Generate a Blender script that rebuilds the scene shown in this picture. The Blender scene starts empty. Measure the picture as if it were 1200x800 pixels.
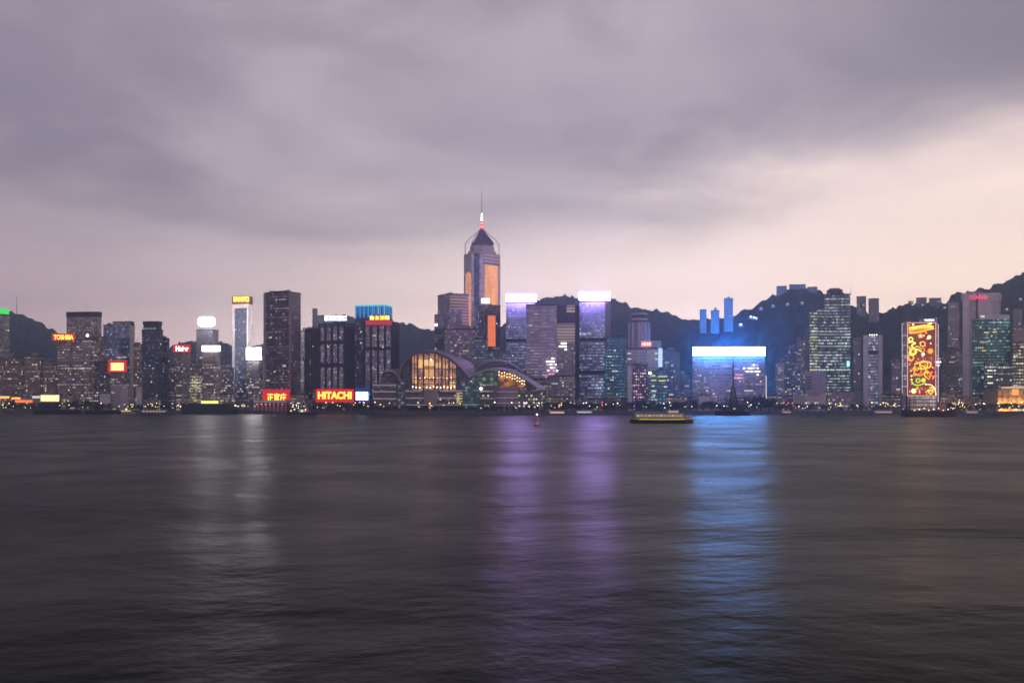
import bpy, bmesh, math, random
from mathutils import Vector, noise as mnoise
R = math.radians
random.seed(7)
scene = bpy.context.scene
col = scene.collection

# ------------------------------------------------------------------ camera
F = 1333.33          # focal length in pixels of a 1200 px wide frame
HZ = 477.0           # horizon row
CH = 8.0             # camera height above the water
cam_d = bpy.data.cameras.new('camera'); cam = bpy.data.objects.new('camera', cam_d); col.objects.link(cam)
cam_d.sensor_width = 36; cam_d.lens = 36*F/1200
cam_d.shift_y = (HZ-400)/1200
cam_d.clip_start = 0.5; cam_d.clip_end = 40000
cam.location = (0, 0, CH); cam.rotation_euler = (R(90), 0, 0)
scene.camera = cam

# ------------------------------------------------------------------ render settings
scene.render.engine = 'CYCLES'
cy = scene.cycles
cy.use_denoising = True
cy.max_bounces = 6; cy.diffuse_bounces = 2; cy.glossy_bounces = 3; cy.transmission_bounces = 4
cy.volume_bounces = 0; cy.transparent_max_bounces = 8
cy.sample_clamp_indirect = 4.0
cy.caustics_reflective = True; cy.caustics_refractive = False
cy.filter_width = 1.6
vs = scene.view_settings
vs.view_transform = 'Standard'; vs.look = 'None'; vs.gamma = 1; vs.use_curve_mapping = False
vs.exposure = 0.0

# ------------------------------------------------------------------ node helper
class NT:
    def __init__(self, tree): self.t = tree; self.n = tree.nodes; self.l = tree.links
    def new(self, typ, **kw):
        nd = self.n.new(typ)
        for k, v in kw.items(): setattr(nd, k, v)
        return nd
    def put(self, sock, v):
        if isinstance(v, bpy.types.NodeSocket): self.l.new(v, sock)
        elif v is not None: sock.default_value = v
    def m(self, op, a, b=None, c=None, clamp=False):
        nd = self.n.new('ShaderNodeMath'); nd.operation = op; nd.use_clamp = clamp
        self.put(nd.inputs[0], a)
        if b is not None: self.put(nd.inputs[1], b)
        if c is not None: self.put(nd.inputs[2], c)
        return nd.outputs[0]
    def mix(self, f, a, b, blend='MIX'):
        nd = self.n.new('ShaderNodeMix'); nd.data_type = 'RGBA'; nd.blend_type = blend
        self.put(nd.inputs[0], f); self.put(nd.inputs[6], a); self.put(nd.inputs[7], b)
        return nd.outputs[2]
    def comb(self, x, y, z):
        nd = self.n.new('ShaderNodeCombineXYZ')
        for i, v in enumerate((x, y, z)): self.put(nd.inputs[i], v)
        return nd.outputs[0]
    def smooth(self, v, a, b, lo=0.0, hi=1.0):
        nd = self.n.new('ShaderNodeMapRange'); nd.interpolation_type = 'SMOOTHSTEP'
        self.put(nd.inputs[0], v); nd.inputs[1].default_value = a; nd.inputs[2].default_value = b
        nd.inputs[3].default_value = lo; nd.inputs[4].default_value = hi
        return nd.outputs[0]
    def noise(self, vec, scale, detail=4, rough=0.5, dist=0.0):
        nd = self.n.new('ShaderNodeTexNoise'); self.put(nd.inputs['Vector'], vec)
        nd.inputs['Scale'].default_value = scale; nd.inputs['Detail'].default_value = detail
        nd.inputs['Roughness'].default_value = rough; nd.inputs['Distortion'].default_value = dist
        return nd.outputs[0]
def c4(c): return (c[0], c[1], c[2], 1.0)
def srgb(r, g, b):
    f = lambda v: (v/255/12.92) if v/255 <= 0.04045 else ((v/255+0.055)/1.055)**2.4
    return (f(r), f(g), f(b), 1.0)

# ------------------------------------------------------------------ sky
world = bpy.data.worlds.new('World'); scene.world = world; world.use_nodes = True
w = NT(world.node_tree); w.n.clear()
SUN_EL, SUN_AZ = R(4.0), R(62.0)       # azimuth clockwise from +Y (view direction): low in the west, right of frame
out = w.new('ShaderNodeOutputWorld'); bg = w.new('ShaderNodeBackground')
tc = w.new('ShaderNodeTexCoord'); sep = w.new('ShaderNodeSeparateXYZ'); w.l.new(tc.outputs['Generated'], sep.inputs[0])
dx, dy, dz = sep.outputs
sky = w.new('ShaderNodeTexSky', sky_type='NISHITA', sun_disc=False)
sky.sun_elevation = SUN_EL; sky.sun_rotation = SUN_AZ; sky.air_density = 1.5; sky.dust_density = 3.0; sky.ozone_density = 2.0
za = w.m('MAXIMUM', dz, 0.0)
zb = w.m('ADD', za, 0.17)
px_ = w.m('DIVIDE', dx, zb); py_ = w.m('DIVIDE', dy, zb)
cp = w.comb(px_, py_, 0.0)
n1 = w.noise(cp, 0.80, 8, 0.54, 0.5)
n2 = w.noise(w.comb(w.m('ADD', px_, 7.3), w.m('ADD', py_, 2.1), 0.0), 1.9, 8, 0.55, 0.5)
n3 = w.noise(w.comb(w.m('MULTIPLY', dx, 1.0), w.m('MULTIPLY', dy, 1.0), w.m('MULTIPLY', dz, 4.0)), 2.6, 8, 0.55, 0.3)
right = w.smooth(dx, -0.50, 0.22)                 # brighter towards the sunset on the right
# glow low in the sky, cloud deck above it
elev = w.m('ADD', dz, w.m('MULTIPLY', w.m('SUBTRACT', n3, 0.5), 0.20))
elev = w.m('SUBTRACT', elev, w.m('MULTIPLY', right, 0.02))
elev = w.m('SUBTRACT', elev, w.m('MULTIPLY', w.smooth(dx, 0.02, 0.42), 0.055))
elev = w.m('ADD', elev, 0.0275)
deck = w.smooth(elev, 0.11, 0.245)
low = w.mix(right, (0.80, 0.62, 0.68, 1), (1.75, 1.44, 1.34, 1))
low = w.mix(w.smooth(dz, 0.01, 0.17), w.mix(right, (1.6, 1.15, 1.18, 1), (4.2, 3.25, 2.75, 1)), low)
low = w.mix(w.smooth(dx, 0.05, 0.40), low, w.mix(1.0, low, (1.0, 0.955, 0.90, 1), 'MULTIPLY'))
hi = w.mix(right, (0.38, 0.32, 0.41, 1), (0.54, 0.465, 0.56, 1))
hi = w.mix(w.smooth(n1, 0.40, 0.66), hi, w.mix(right, (0.70, 0.59, 0.68, 1), (0.76, 0.66, 0.73, 1)))
hi = w.mix(w.m('MULTIPLY', w.smooth(n2, 0.46, 0.74), 0.50), hi, (0.29, 0.245, 0.31, 1))
hi = w.mix(w.m('MULTIPLY', w.smooth(dx, 0.12, 0.42), w.smooth(w.m('ADD', dz, w.m('MULTIPLY', n3, 0.06)), 0.22, 0.33)), hi, (0.33, 0.285, 0.35, 1))
cl = w.mix(deck, low, hi)
back = w.smooth(dy, 0.25, -0.5)
zen = w.m('MULTIPLY', w.smooth(dz, 0.33, 0.44), w.m('SUBTRACT', 1.0, w.m('MULTIPLY', back, 0.6)))
cl = w.mix(zen, cl, (0.012, 0.014, 0.016, 1))
cl = w.mix(back, cl, w.mix(1.0, cl, (1.12, 1.03, 1.18, 1), 'MULTIPLY'))
nis = w.new('ShaderNodeVectorMath', operation='SCALE'); w.l.new(sky.outputs[0], nis.inputs[0]); nis.inputs['Scale'].default_value = 0.10
fin = w.mix(0.93, nis.outputs[0], cl)
w.l.new(fin, bg.inputs[0]); bg.inputs[1].default_value = 1.0
w.l.new(bg.outputs[0], out.inputs[0])

# faint sun behind the cloud, low on the right
sun_d = bpy.data.lights.new('sun', 'SUN'); sun_d.energy = 0.18; sun_d.angle = R(14); sun_d.color = (1.0, 0.74, 0.62)
sun = bpy.data.objects.new('sun', sun_d); col.objects.link(sun)
sdir = Vector((math.sin(SUN_AZ)*math.cos(SUN_EL+R(8)), math.cos(SUN_AZ)*math.cos(SUN_EL+R(8)), math.sin(SUN_EL+R(8))))
sun.rotation_euler = (-sdir).to_track_quat('-Z', 'Y').to_euler()

# ------------------------------------------------------------------ materials
MC = {}
def mat_basic(name, color, rough=0.7, metal=0.0, var=0.0, vs_=0.1):
    if name in MC: return MC[name]
    m = bpy.data.materials.new(name); m.use_nodes = True; t = NT(m.node_tree)
    b = m.node_tree.nodes['Principled BSDF']
    b.inputs['Roughness'].default_value = rough; b.inputs['Metallic'].default_value = metal
    if var > 0:
        tcn = t.new('ShaderNodeTexCoord')
        nn = t.noise(tcn.outputs['Object'], vs_, 5, 0.6)
        cc = t.mix(t.smooth(nn, 0.3, 0.7), c4([x*(1-var) for x in color]), c4([x*(1+var) for x in color]))
        t.l.new(cc, b.inputs['Base Color'])
    else: b.inputs['Base Color'].default_value = c4(color)
    MC[name] = m; return m
def mat_emit(name, color, strength, base=(0.02, 0.02, 0.02), sample=True):
    if name in MC: return MC[name]
    m = bpy.data.materials.new(name); m.use_nodes = True
    b = m.node_tree.nodes['Principled BSDF']
    b.inputs['Base Color'].default_value = c4(base); b.inputs['Roughness'].default_value = 0.5
    b.inputs['Emission Color'].default_value = c4(color); b.inputs['Emission Strength'].default_value = strength
    m.cycles.emission_sampling = 'FRONT' if sample else 'NONE'
    MC[name] = m; return m
seedc = [0]
def facade(name, frame=(0.2, 0.19, 0.2), glass=(0.04, 0.045, 0.06), fh=3.6, ww=2.6, mx=0.12, my=0.28, k=9.0, s=1.6,
           lit=(1.0, 0.8, 0.62), metal=0.0, rough=0.25, row=0.25, lit2=None, dirt=0.15):
    """window grid in metres of wall: k = how few windows are lit, s = how bright, row = lights shared by a whole floor"""
    if name in MC: return MC[name]
    k = max(k*0.62, 0.15); s = s*0.72; seedc[0] += 1; sd = seedc[0]*13.7
    m = bpy.data.materials.new(name); m.use_nodes = True; t = NT(m.node_tree)
    b = m.node_tree.nodes['Principled BSDF']
    uv = t.new('ShaderNodeUVMap'); sp = t.new('ShaderNodeSeparateXYZ'); t.l.new(uv.outputs[0], sp.inputs[0])
    U = t.m('DIVIDE', sp.outputs[0], ww); V = t.m('DIVIDE', sp.outputs[1], fh)
    cu = t.m('FLOOR', U); cv = t.m('FLOOR', V); fu = t.m('SUBTRACT', U, cu); fv = t.m('SUBTRACT', V, cv)
    inu = t.m('MULTIPLY', t.m('GREATER_THAN', fu, mx), t.m('LESS_THAN', fu, 1-mx))
    inv = t.m('MULTIPLY', t.m('GREATER_THAN', fv, my), t.m('LESS_THAN', fv, 0.92))
    msk = t.m('MULTIPLY', inu, inv)
    wn = t.new('ShaderNodeTexWhiteNoise'); t.l.new(t.comb(cu, cv, sd), wn.inputs[0])
    sc = t.new('ShaderNodeSeparateColor'); t.l.new(wn.outputs['Color'], sc.inputs[0])
    wr = t.new('ShaderNodeTexWhiteNoise'); t.l.new(t.comb(t.m('FLOOR', t.m('DIVIDE', cu, 7.0)), cv, sd+5), wr.inputs[0])
    e1 = t.m('POWER', sc.outputs[0], k)
    e2 = t.m('MULTIPLY', t.m('POWER', wr.outputs[0], k), row)
    e = t.m('MULTIPLY', t.m('ADD', e1, t.m('MULTIPLY', e2, t.m('ADD', 0.4, sc.outputs[2]))), msk)
    # small zone variation, whole groups of floors are busier than others
    zn = t.noise(t.comb(t.m('MULTIPLY', cu, 0.11), t.m('MULTIPLY', cv, 0.16), sd), 1.0, 2, 0.5)
    e = t.m('MULTIPLY', e, t.smooth(zn, 0.25, 0.75, 0.25, 1.9))
    t.l.new(t.m('MULTIPLY', e, s*0.55), b.inputs['Emission Strength'])
    t.l.new(t.mix(sc.outputs[1], c4(lit), c4(lit2 or (lit[0]*0.9, lit[1]*1.0, lit[2]*1.25))), b.inputs['Emission Color'])
    g = t.mix(t.m('POWER', sc.outputs[2], 3.0), c4(glass), c4([x*2.2 for x in glass]))
    dn = t.noise(t.comb(t.m('MULTIPLY', sp.outputs[0], 0.06), t.m('MULTIPLY', sp.outputs[1], 0.012), sd), 1.0, 4, 0.6)
    fr = t.mix(t.smooth(dn, 0.3, 0.7), c4([x*(1-dirt) for x in frame]), c4([x*(1+dirt) for x in frame]))
    wc = t.new('ShaderNodeTexWhiteNoise'); t.l.new(t.comb(t.m('FLOOR', t.m('DIVIDE', cu, 4.0)), 0.0, sd+9), wc.inputs[0])
    colv = t.m('ADD', 0.72, t.m('MULTIPLY', wc.outputs[0], 0.5))
    vm = t.new('ShaderNodeVectorMath', operation='SCALE'); t.l.new(t.mix(msk, fr, g), vm.inputs[0]); t.l.new(colv, vm.inputs['Scale'])
    t.l.new(vm.outputs[0], b.inputs['Base Color'])
    t.l.new(t.mix(msk, (0.75,)*3+(1,), (rough,)*3+(1,)), b.inputs['Roughness'])
    if metal: t.l.new(t.m('MULTIPLY', msk, metal), b.inputs['Metallic'])
    m.cycles.emission_sampling = 'NONE'
    MC[name] = m; return m

ROOF = mat_basic('roof_grey', (0.10, 0.10, 0.11), 0.9)
DARK = mat_basic('dark_cladding', (0.025, 0.025, 0.035), 0.6)
CONC = mat_basic('concrete', (0.26, 0.25, 0.25), 0.85, var=0.2, vs_=0.05)
PALE = mat_basic('pale_stone', (0.58, 0.55, 0.56), 0.8, var=0.12, vs_=0.05)
STEEL = mat_basic('steel', (0.20, 0.20, 0.22), 0.5, 0.5)
WHITE = mat_basic('white_paint', (0.7, 0.7, 0.72), 0.6)

# ------------------------------------------------------------------ mesh helpers
OFF = {}
def offs(p):
    while p is not None:
        if p.name in OFF: return OFF[p.name]
        p = p.parent
    return Vector((0, 0, 0))
def mk(name, verts, faces, mats, parent=None, uvs=None, fm=None, smooth=False):
    me = bpy.data.meshes.new(name); o = offs(parent)
    me.from_pydata([tuple(Vector(v)-o) for v in verts], [], faces)
    for m in (mats if isinstance(mats, (list, tuple)) else [mats]): me.materials.append(m)
    if fm:
        for p, i in zip(me.polygons, fm): p.material_index = i
    if uvs is not None:
        ul = me.uv_layers.new(name='UVMap')
        for p, fu in zip(me.polygons, uvs):
            for li, uvc in zip(p.loop_indices, fu): ul.data[li].uv = uvc
    if smooth:
        for p in me.polygons: p.use_smooth = True
    me.validate(); me.update()
    ob = bpy.data.objects.new(name, me); col.objects.link(ob)
    if parent is not None: ob.parent = parent
    return ob
def thing(name, label, cat, loc, group=None):
    e = bpy.data.objects.new(name, None); col.objects.link(e); e.empty_display_size = 1
    e.location = loc; OFF[e.name] = Vector(loc)
    e['label'] = label; e['category'] = cat
    if group: e['group'] = group
    return e
def tag(o, label, cat, group=None):
    o['label'] = label; o['category'] = cat
    if group: o['group'] = group
    return o
class MB:
    def __init__(s): s.v = []; s.f = []; s.u = []; s.m = []
    def box(s, x0, x1, y0, y1, z0, z1, mi=0):
        s.prism([(x0, y0), (x1, y0), (x1, y1), (x0, y1)], z0, z1, mi, mi); return s
    def prism(s, pts, z0, z1, mi=0, top=1, scale_top=1.0):
        n = len(pts); b = len(s.v)
        cx = sum(p[0] for p in pts)/n; cyy = sum(p[1] for p in pts)/n
        s.v += [(p[0], p[1], z0) for p in pts]
        s.v += [(cx+(p[0]-cx)*scale_top, cyy+(p[1]-cyy)*scale_top, z1) for p in pts]
        uu = 0
        for i in range(n):
            j = (i+1) % n; L = math.dist(pts[i], pts[j])
            s.f.append((b+i, b+j, b+n+j, b+n+i)); s.m.append(mi)
            s.u.append([(uu, z0), (uu+L, z0), (uu+L, z1), (uu, z1)]); uu += L
        s.f.append(tuple(b+n+i for i in range(n))); s.m.append(top); s.u.append([(0, 0)]*n)
        s.f.append(tuple(b+i for i in reversed(range(n)))); s.m.append(top); s.u.append([(0, 0)]*n)
        return s
    def tube(s, a, c, r0, r1=None, n=6, mi=0):
        r1 = r0 if r1 is None else r1
        a = Vector(a); c = Vector(c); d = (c-a)
        if d.length < 1e-6: return s
        d.normalize(); up = Vector((0, 0, 1)) if abs(d.z) < 0.9 else Vector((1, 0, 0))
        p = d.cross(up).normalized(); q = d.cross(p)
        b = len(s.v)
        for P, r in ((a, r0), (c, r1)):
            for i in range(n):
                t = 2*math.pi*i/n
                s.v.append(tuple(P+p*math.cos(t)*r+q*math.sin(t)*r))
        for i in range(n):
            j = (i+1) % n
            s.f.append((b+i, b+n+i, b+n+j, b+j)); s.m.append(mi); s.u.append([(0, 0)]*4)
        s.f.append(tuple(b+i for i in range(n))); s.m.append(mi); s.u.append([(0, 0)]*n)
        s.f.append(tuple(b+n+i for i in reversed(range(n)))); s.m.append(mi); s.u.append([(0, 0)]*n)
        return s
    def path(s, pts, r, n=6, mi=0):
        for a, c in zip(pts, pts[1:]): s.tube(a, c, r, r, n, mi)
        return s
    def ball(s, c, r, n=8, mi=0, sz=1.0):
        b = len(s.v); rings = n//2
        s.v.append((c[0], c[1], c[2]-r*sz))
        for i in range(1, rings):
            ph = -math.pi/2+math.pi*i/rings
            for j in range(n):
                t = 2*math.pi*j/n
                s.v.append((c[0]+r*math.cos(ph)*math.cos(t), c[1]+r*math.cos(ph)*math.sin(t), c[2]+r*sz*math.sin(ph)))
        s.v.append((c[0], c[1], c[2]+r*sz)); e = len(s.v)-1
        for j in range(n):
            k = (j+1) % n
            fs = [(b, b+1+k, b+1+j)]
            for i in range(rings-2): fs.append((b+1+i*n+j, b+1+i*n+k, b+1+(i+1)*n+k, b+1+(i+1)*n+j))
            fs.append((b+1+(rings-2)*n+j, b+1+(rings-2)*n+k, e))
            for f in fs: s.f.append(f); s.m.append(mi); s.u.append([(0, 0)]*len(f))
        return s
    def build(s, name, mats, parent=None, smooth=False):
        return mk(name, s.v, s.f, mats, parent, s.u, s.m, smooth)

def X(px, D): return (px-600)/F*D
def Z(py, D): return CH+(HZ-py)/F*D
G0 = 3.0   # quay level

def foot(x0, xc, x1, D, th=6, depth=34):
    """rectangular plan: left face x0..xc, right face xc..x1 (columns of the photo), near corner at distance D"""
    th = R(th); B = Vector((X(xc, D), D))
    dl = Vector((-math.cos(th), math.sin(th))); dr = Vector((math.sin(th), math.cos(th)))
    def ln(px, d):
        k = (px-600)/F; den = d.x-k*d.y
        return (k*B.y-B.x)/den if abs(den) > 1e-4 else depth
    L1 = ln(x0, dl) if x0 is not None else depth
    L2 = ln(x1, dr) if x1 is not None else depth
    L1 = min(max(L1, 3), 400); L2 = min(max(L2, 3), 90)
    A = B+dl*L1; C = B+dr*L2; Dd = A+dr*L2
    return [tuple(A), tuple(B), tuple(C), tuple(Dd)]
def box_foot(x0, x1, D, depth=34, th=0):
    a, b = (X(x0, D), D), (X(x1, D), D)
    return [a, b, (b[0], D+depth), (a[0], D+depth)]
def inset(pts, d):
    cx = sum(p[0] for p in pts)/len(pts); cyy = sum(p[1] for p in pts)/len(pts)
    o = []
    for p in pts:
        v = Vector((p[0]-cx, p[1]-cyy)); L = v.length
        o.append((cx+v.x*(L-d)/L, cyy+v.y*(L-d)/L))
    return o
def shrink(pts, fx0, fx1):
    A, B, C, Dd = [Vector(p) for p in pts]
    return [tuple(A.lerp(B, fx0)), tuple(A.lerp(B, fx1)), tuple(Dd.lerp(C, fx1)), tuple(Dd.lerp(C, fx0))]

WIN = {}
def win_mesh(mat, wd, ht):
    key = (mat.name, round(wd, 1), round(ht, 1))
    if key not in WIN:
        m = MB().box(-wd/2, wd/2, -0.12, 0.12, -ht/2, ht/2)
        o = mk('window', m.v, m.f, mat, None, m.u, m.m); WIN[key] = o.data; bpy.data.objects.remove(o)
    return WIN[key]
WARM = mat_emit('window_warm', (1.0, 0.72, 0.42), 0.62, sample=False)
COOL = mat_emit('window_cool', (0.72, 0.9, 1.0), 0.62, sample=False)
WHT = mat_emit('window_white', (1.0, 0.92, 0.86), 0.9, sample=False)
YEL = mat_emit('window_yellow', (1.0, 0.86, 0.35), 0.85, sample=False)
PNK = mat_emit('window_pink', (1.0, 0.35, 0.5), 0.8, sample=False)
def lit_windows(parent, a, b, z0, z1, n, mats, fh=3.6, ww=2.6, rnd=None, size=None, cluster=0.0):
    """n single lit windows on the wall a-b (plan points), each a part"""
    rnd = rnd or random
    a = Vector(a); b = Vector(b); d = b-a; L = d.length
    if L < 3: return
    d.normalize(); nrm = Vector((d.y, -d.x)); o = offs(parent); ang = math.atan2(d.y, d.x)
    nu = max(1, int(L/ww)); used = set()
    v0, v1 = int(math.ceil((z0+1)/fh)), int((z1-2)/fh)
    if v1 <= v0: return
    for _ in range(int(n*0.6+0.5)):
        if cluster and used and rnd.random() < cluster:
            u, v = rnd.choice(sorted(used)); u += rnd.choice((-1, 1)); 
        else: u, v = rnd.randrange(nu), rnd.randrange(v0, v1)
        if u < 0 or u >= nu or (u, v) in used: continue
        used.add((u, v))
        P = a+d*((u+0.5)*ww)+nrm*0.15; m = rnd.choice(mats); sz = size or (ww*0.7, fh*0.5)
        ob = bpy.data.objects.new('window', win_mesh(m, *sz)); col.objects.link(ob)
        ob.parent = parent; ob.location = (P.x-o.x, P.y-o.y, (v+0.58)*fh-o.z); ob.rotation_euler = (0, 0, ang)

def base_of(pts): return (sum(p[0] for p in pts)/len(pts), sum(p[1] for p in pts)/len(pts), G0)
def tower(label, pts, top, D, mat, side=None, name='office_tower', cat='tower', lit=0, lm=None, plant=True, parapet=True,
          base=G0, fh=3.6, ww=2.6, bands=(), piers=0, pier_mat=None, group=None, cluster=0.3, top_z=None, band_mat=None, side_lit=None):
    t = thing(name, label, cat, base_of(pts), group)
    zt = top_z if top_z is not None else Z(top, D)
    m = MB(); m.prism(pts, base, zt, 0, 2)
    if side is not None: m.m[1] = 1
    m.build('facade', [mat, side or mat, ROOF], t)
    if parapet:
        pm = MB(); ip = inset(pts, -0.5)
        for i in range(4 if len(pts) == 4 else len(pts)):
            p, q = Vector(ip[i]), Vector(ip[(i+1) % len(ip)]); d = (q-p).normalized(); nn = Vector((-d.y, d.x))*0.8
            pm.prism([tuple(p), tuple(q), tuple(q+nn), tuple(p+nn)], zt+0.003*i-0.2, zt+1.3+0.003*i, 0, 0)
        pm.build('roof_parapet', DARK if not parapet == 'pale' else PALE, t)
    if plant:
        f0 = 0.15+0.2*random.random(); f1 = 0.65+0.25*random.random()
        hh = 3.5+3.0*random.random()
        if len(pts) == 4:
            pp = inset(shrink(pts, f0, f1), 3.0)
            MB().prism(pp, zt, zt+hh, 0, 0).build('plant_room', CONC, t)
            c = Vector(pp[0]).lerp(Vector(pp[2]), 0.3)
            MB().tube((c.x, c.y, zt+hh), (c.x, c.y, zt+hh+6+4*random.random()), 0.22, 0.12).build('antenna', STEEL, t)
    if len(pts) == 4 and name not in ('hillside_building',) and D > 0 and parapet:
        for _ in range(random.randint(2, 4)):
            u0 = random.uniform(.08, .8); v0 = random.uniform(.1, .7); A_, B_, C_, D_4 = [Vector(p) for p in pts]
            P = (A_.lerp(B_, u0)).lerp(D_4.lerp(C_, u0), v0); w0 = random.uniform(1.2, 3.2); h0 = random.uniform(1.5, 4.0)
            MB().box(P.x-w0, P.x+w0, P.y-1.5, P.y+1.5, zt+.01, zt+h0).build('water_tank', CONC, t)
    for by in bands:
        zb = Z(by, D); mm = MB(); mm.prism(inset(pts, -0.35), zb-2.2, zb+2.2, 0, 0); mm.build('plant_floor', band_mat or DARK, t)
    if piers:
        a, b = Vector(pts[0]), Vector(pts[1]); d = (b-a).normalized(); nn = Vector((d.y, -d.x))
        for i in range(piers+1):
            P = a.lerp(b, i/piers); w_ = 1.3
            q = [P-d*w_+nn*1.2, P+d*w_+nn*1.2, P+d*w_-nn*0.3, P-d*w_-nn*0.3]
            MB().prism([tuple(v) for v in q], base, zt-0.01, 0, 0).build('pier', pier_mat or DARK, t)
    if lit:
        lm = lm or [WARM, WHT]
        lit_windows(t, pts[0], pts[1], base+3, zt-4, lit, lm, fh, ww, cluster=cluster)
        s2 = side_lit if side_lit is not None else (lit//4 if side is None else 0)
        if len(pts) >= 4 and s2: lit_windows(t, pts[1], pts[2], base+3, zt-4, s2, lm, fh, ww, cluster=cluster)
    return t, zt
def sign(parent, x0, x1, y0, y1, D, mat, depth=1.6, name='rooftop_sign'):
    """lit box sign in front of / above a facade, columns and rows of the photo at distance D"""
    m = MB().box(X(x0, D), X(x1, D), D-depth, D, Z(y1, D), Z(y0, D)); return m.build(name, mat, parent)
# added lights behind the lit signs, not real fixtures: they make halos in the haze
def added_halo_light(parent, x0, x1, py, D, color, watts, tilt=108, sy=4, spread=80, turn=0):
    ld = bpy.data.lights.new('added_halo_light', 'AREA'); ld.shape = 'RECTANGLE'; ld.size = X(x1, D)-X(x0, D); ld.size_y = sy; ld.spread = R(spread); ld.energy = watts; ld.color = color
    o = bpy.data.objects.new('added_halo_light', ld); col.objects.link(o); o.parent = parent
    o.location = Vector((X((x0+x1)/2, D), D, Z(py, D)))-offs(parent); o.rotation_euler = (R(tilt), 0, R(turn)); return o
def frame_posts(parent, x0, x1, y0, y1, D, n=4, back=3.0):
    m = MB()
    for i in range(n):
        x = X(x0+(x1-x0)*(i+0.5)/n, D)
        m.tube((x, D+0.3, Z(y1, D)-2.5), (x, D+0.3, Z(y0, D)-0.5), 0.25)
        m.tube((x, D+back+0.3, Z(y1, D)-2.5), (x, D+0.4, Z(y0, D)-1.0), 0.2)
    m.tube((X(x0, D)+.3, D+0.35, Z(y1, D)-1.2), (X(x1, D)-.3, D+0.35, Z(y1, D)-1.2), 0.2)
    m.build('sign_frame', STEEL, parent)
def text(parent, s, x0, x1, y0, y1, D, mat, name='lettering', ext=0.25, bold=0.02):
    cu = bpy.data.curves.new('txt', 'FONT'); cu.body = s; cu.size = 10; cu.extrude = 0.3; cu.offset = bold*10
    to = bpy.data.objects.new('txt', cu); col.objects.link(to)
    dg = bpy.context.evaluated_depsgraph_get(); me = bpy.data.meshes.new_from_object(to.evaluated_get(dg))
    bpy.data.objects.remove(to); bpy.data.curves.remove(cu)
    vs_ = [v.co.copy() for v in me.vertices]
    if not vs_: return None
    ax, bx = min(v.x for v in vs_), max(v.x for v in vs_); ay, by = min(v.y for v in vs_), max(v.y for v in vs_)
    X0, X1, Z0, Z1 = X(x0, D), X(x1, D), Z(y1, D), Z(y0, D); o = offs(parent)
    for v in me.vertices:
        c = v.co
        v.co = Vector((X0+(c.x-ax)/(bx-ax)*(X1-X0), D-c.z/0.3*ext-ext*0.2, Z0+(c.y-ay)/(by-ay)*(Z1-Z0)))-o
    me.materials.clear(); me.materials.append(mat)
    ob = bpy.data.objects.new(name, me); col.objects.link(ob); ob.parent = parent; return ob

# ------------------------------------------------------------------ water, ground, hills, haze
def structure(o): o['kind'] = 'structure'; return o
m = bpy.data.materials.new('harbour_water'); m.use_nodes = True; t = NT(m.node_tree); b = m.node_tree.nodes['Principled BSDF']
geo = t.new('ShaderNodeNewGeometry'); sp = t.new('ShaderNodeSeparateXYZ'); t.l.new(geo.outputs['Position'], sp.inputs[0])
wv = t.comb(t.m('MULTIPLY', sp.outputs[0], 1.3), sp.outputs[1], 0.0)
h1 = t.noise(wv, 0.012, 9, 0.52, 0.6)
wv2 = t.comb(t.m('MULTIPLY', sp.outputs[0], 1.6), sp.outputs[1], 3.0)
h2 = t.noise(wv2, 0.16, 4, 0.5, 0.3)
bp = t.new('ShaderNodeBump'); bp.inputs['Strength'].default_value = 1.0; bp.inputs['Distance'].default_value = 1.0
hh = t.m('ADD', t.m('MULTIPLY', h1, 2.7), t.m('MULTIPLY', h2, 0.12))
t.l.new(hh, bp.inputs['Height']); t.l.new(bp.outputs[0], b.inputs['Normal'])
b.inputs['Base Color'].default_value = (0.004, 0.009, 0.009, 1); b.inputs['IOR'].default_value = 1.078
rn = t.noise(wv, 0.03, 5, 0.6)
t.l.new(t.smooth(rn, 0.3, 0.7, 0.27, 0.37), b.inputs['Roughness'])
b.inputs['Specular Tint'].default_value = (1, 1, 1, 1)
ws = structure(mk('water', [(-6000, -400, 0), (6000, -400, 0), (6000, 1620, 0), (-6000, 1620, 0)], [(0, 1, 2, 3)], m))

SHORE = [(-600, 1500), (235, 1480), (300, 1330), (420, 1240), (441, 1178), (640, 1150), (690, 1225), (900, 1258), (1800, 1258)]
gm = mat_basic('quay_paving', (0.12, 0.115, 0.11), 0.9, var=0.25, vs_=0.02)
sv = [(X(p, D), D) for p, D in SHORE]
gv = [(x, y, G0) for x, y in sv]+[(9000, 1258, G0), (9000, 12000, G0), (-9000, 12000, G0), (-9000, 1500, G0)]
structure(mk('ground', gv, [tuple(range(len(gv)))], gm))
wm = MB()
st = mat_basic('seawall_stone', (0.10, 0.095, 0.095), 0.9, var=0.3, vs_=0.3)
for (a, c) in zip(sv, sv[1:]):
    d = (Vector(c)-Vector(a)).normalized(); nn = Vector((-d.y, d.x))*1.2
    wm.prism([a, c, tuple(Vector(c)+nn), tuple(Vector(a)+nn)], -1.0, G0+1.0, 0, 0)
tag(wm.build('seawall', st), 'long dark stone seawall with a low parapet along the whole waterfront', 'seawall')
RD = mat_basic('asphalt', (0.05, 0.05, 0.052), 0.9)
rp = [(Vector(p)+Vector((0, 34))) for p in sv]; rq = [(Vector(p)+Vector((0, 48))) for p in sv]
rv = [(p.x, p.y, G0+0.01) for p in rp]+[(p.x, p.y, G0+0.01) for p in reversed(rq)]
structure(mk('road', rv, [tuple(range(len(rv)))], RD))

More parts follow.
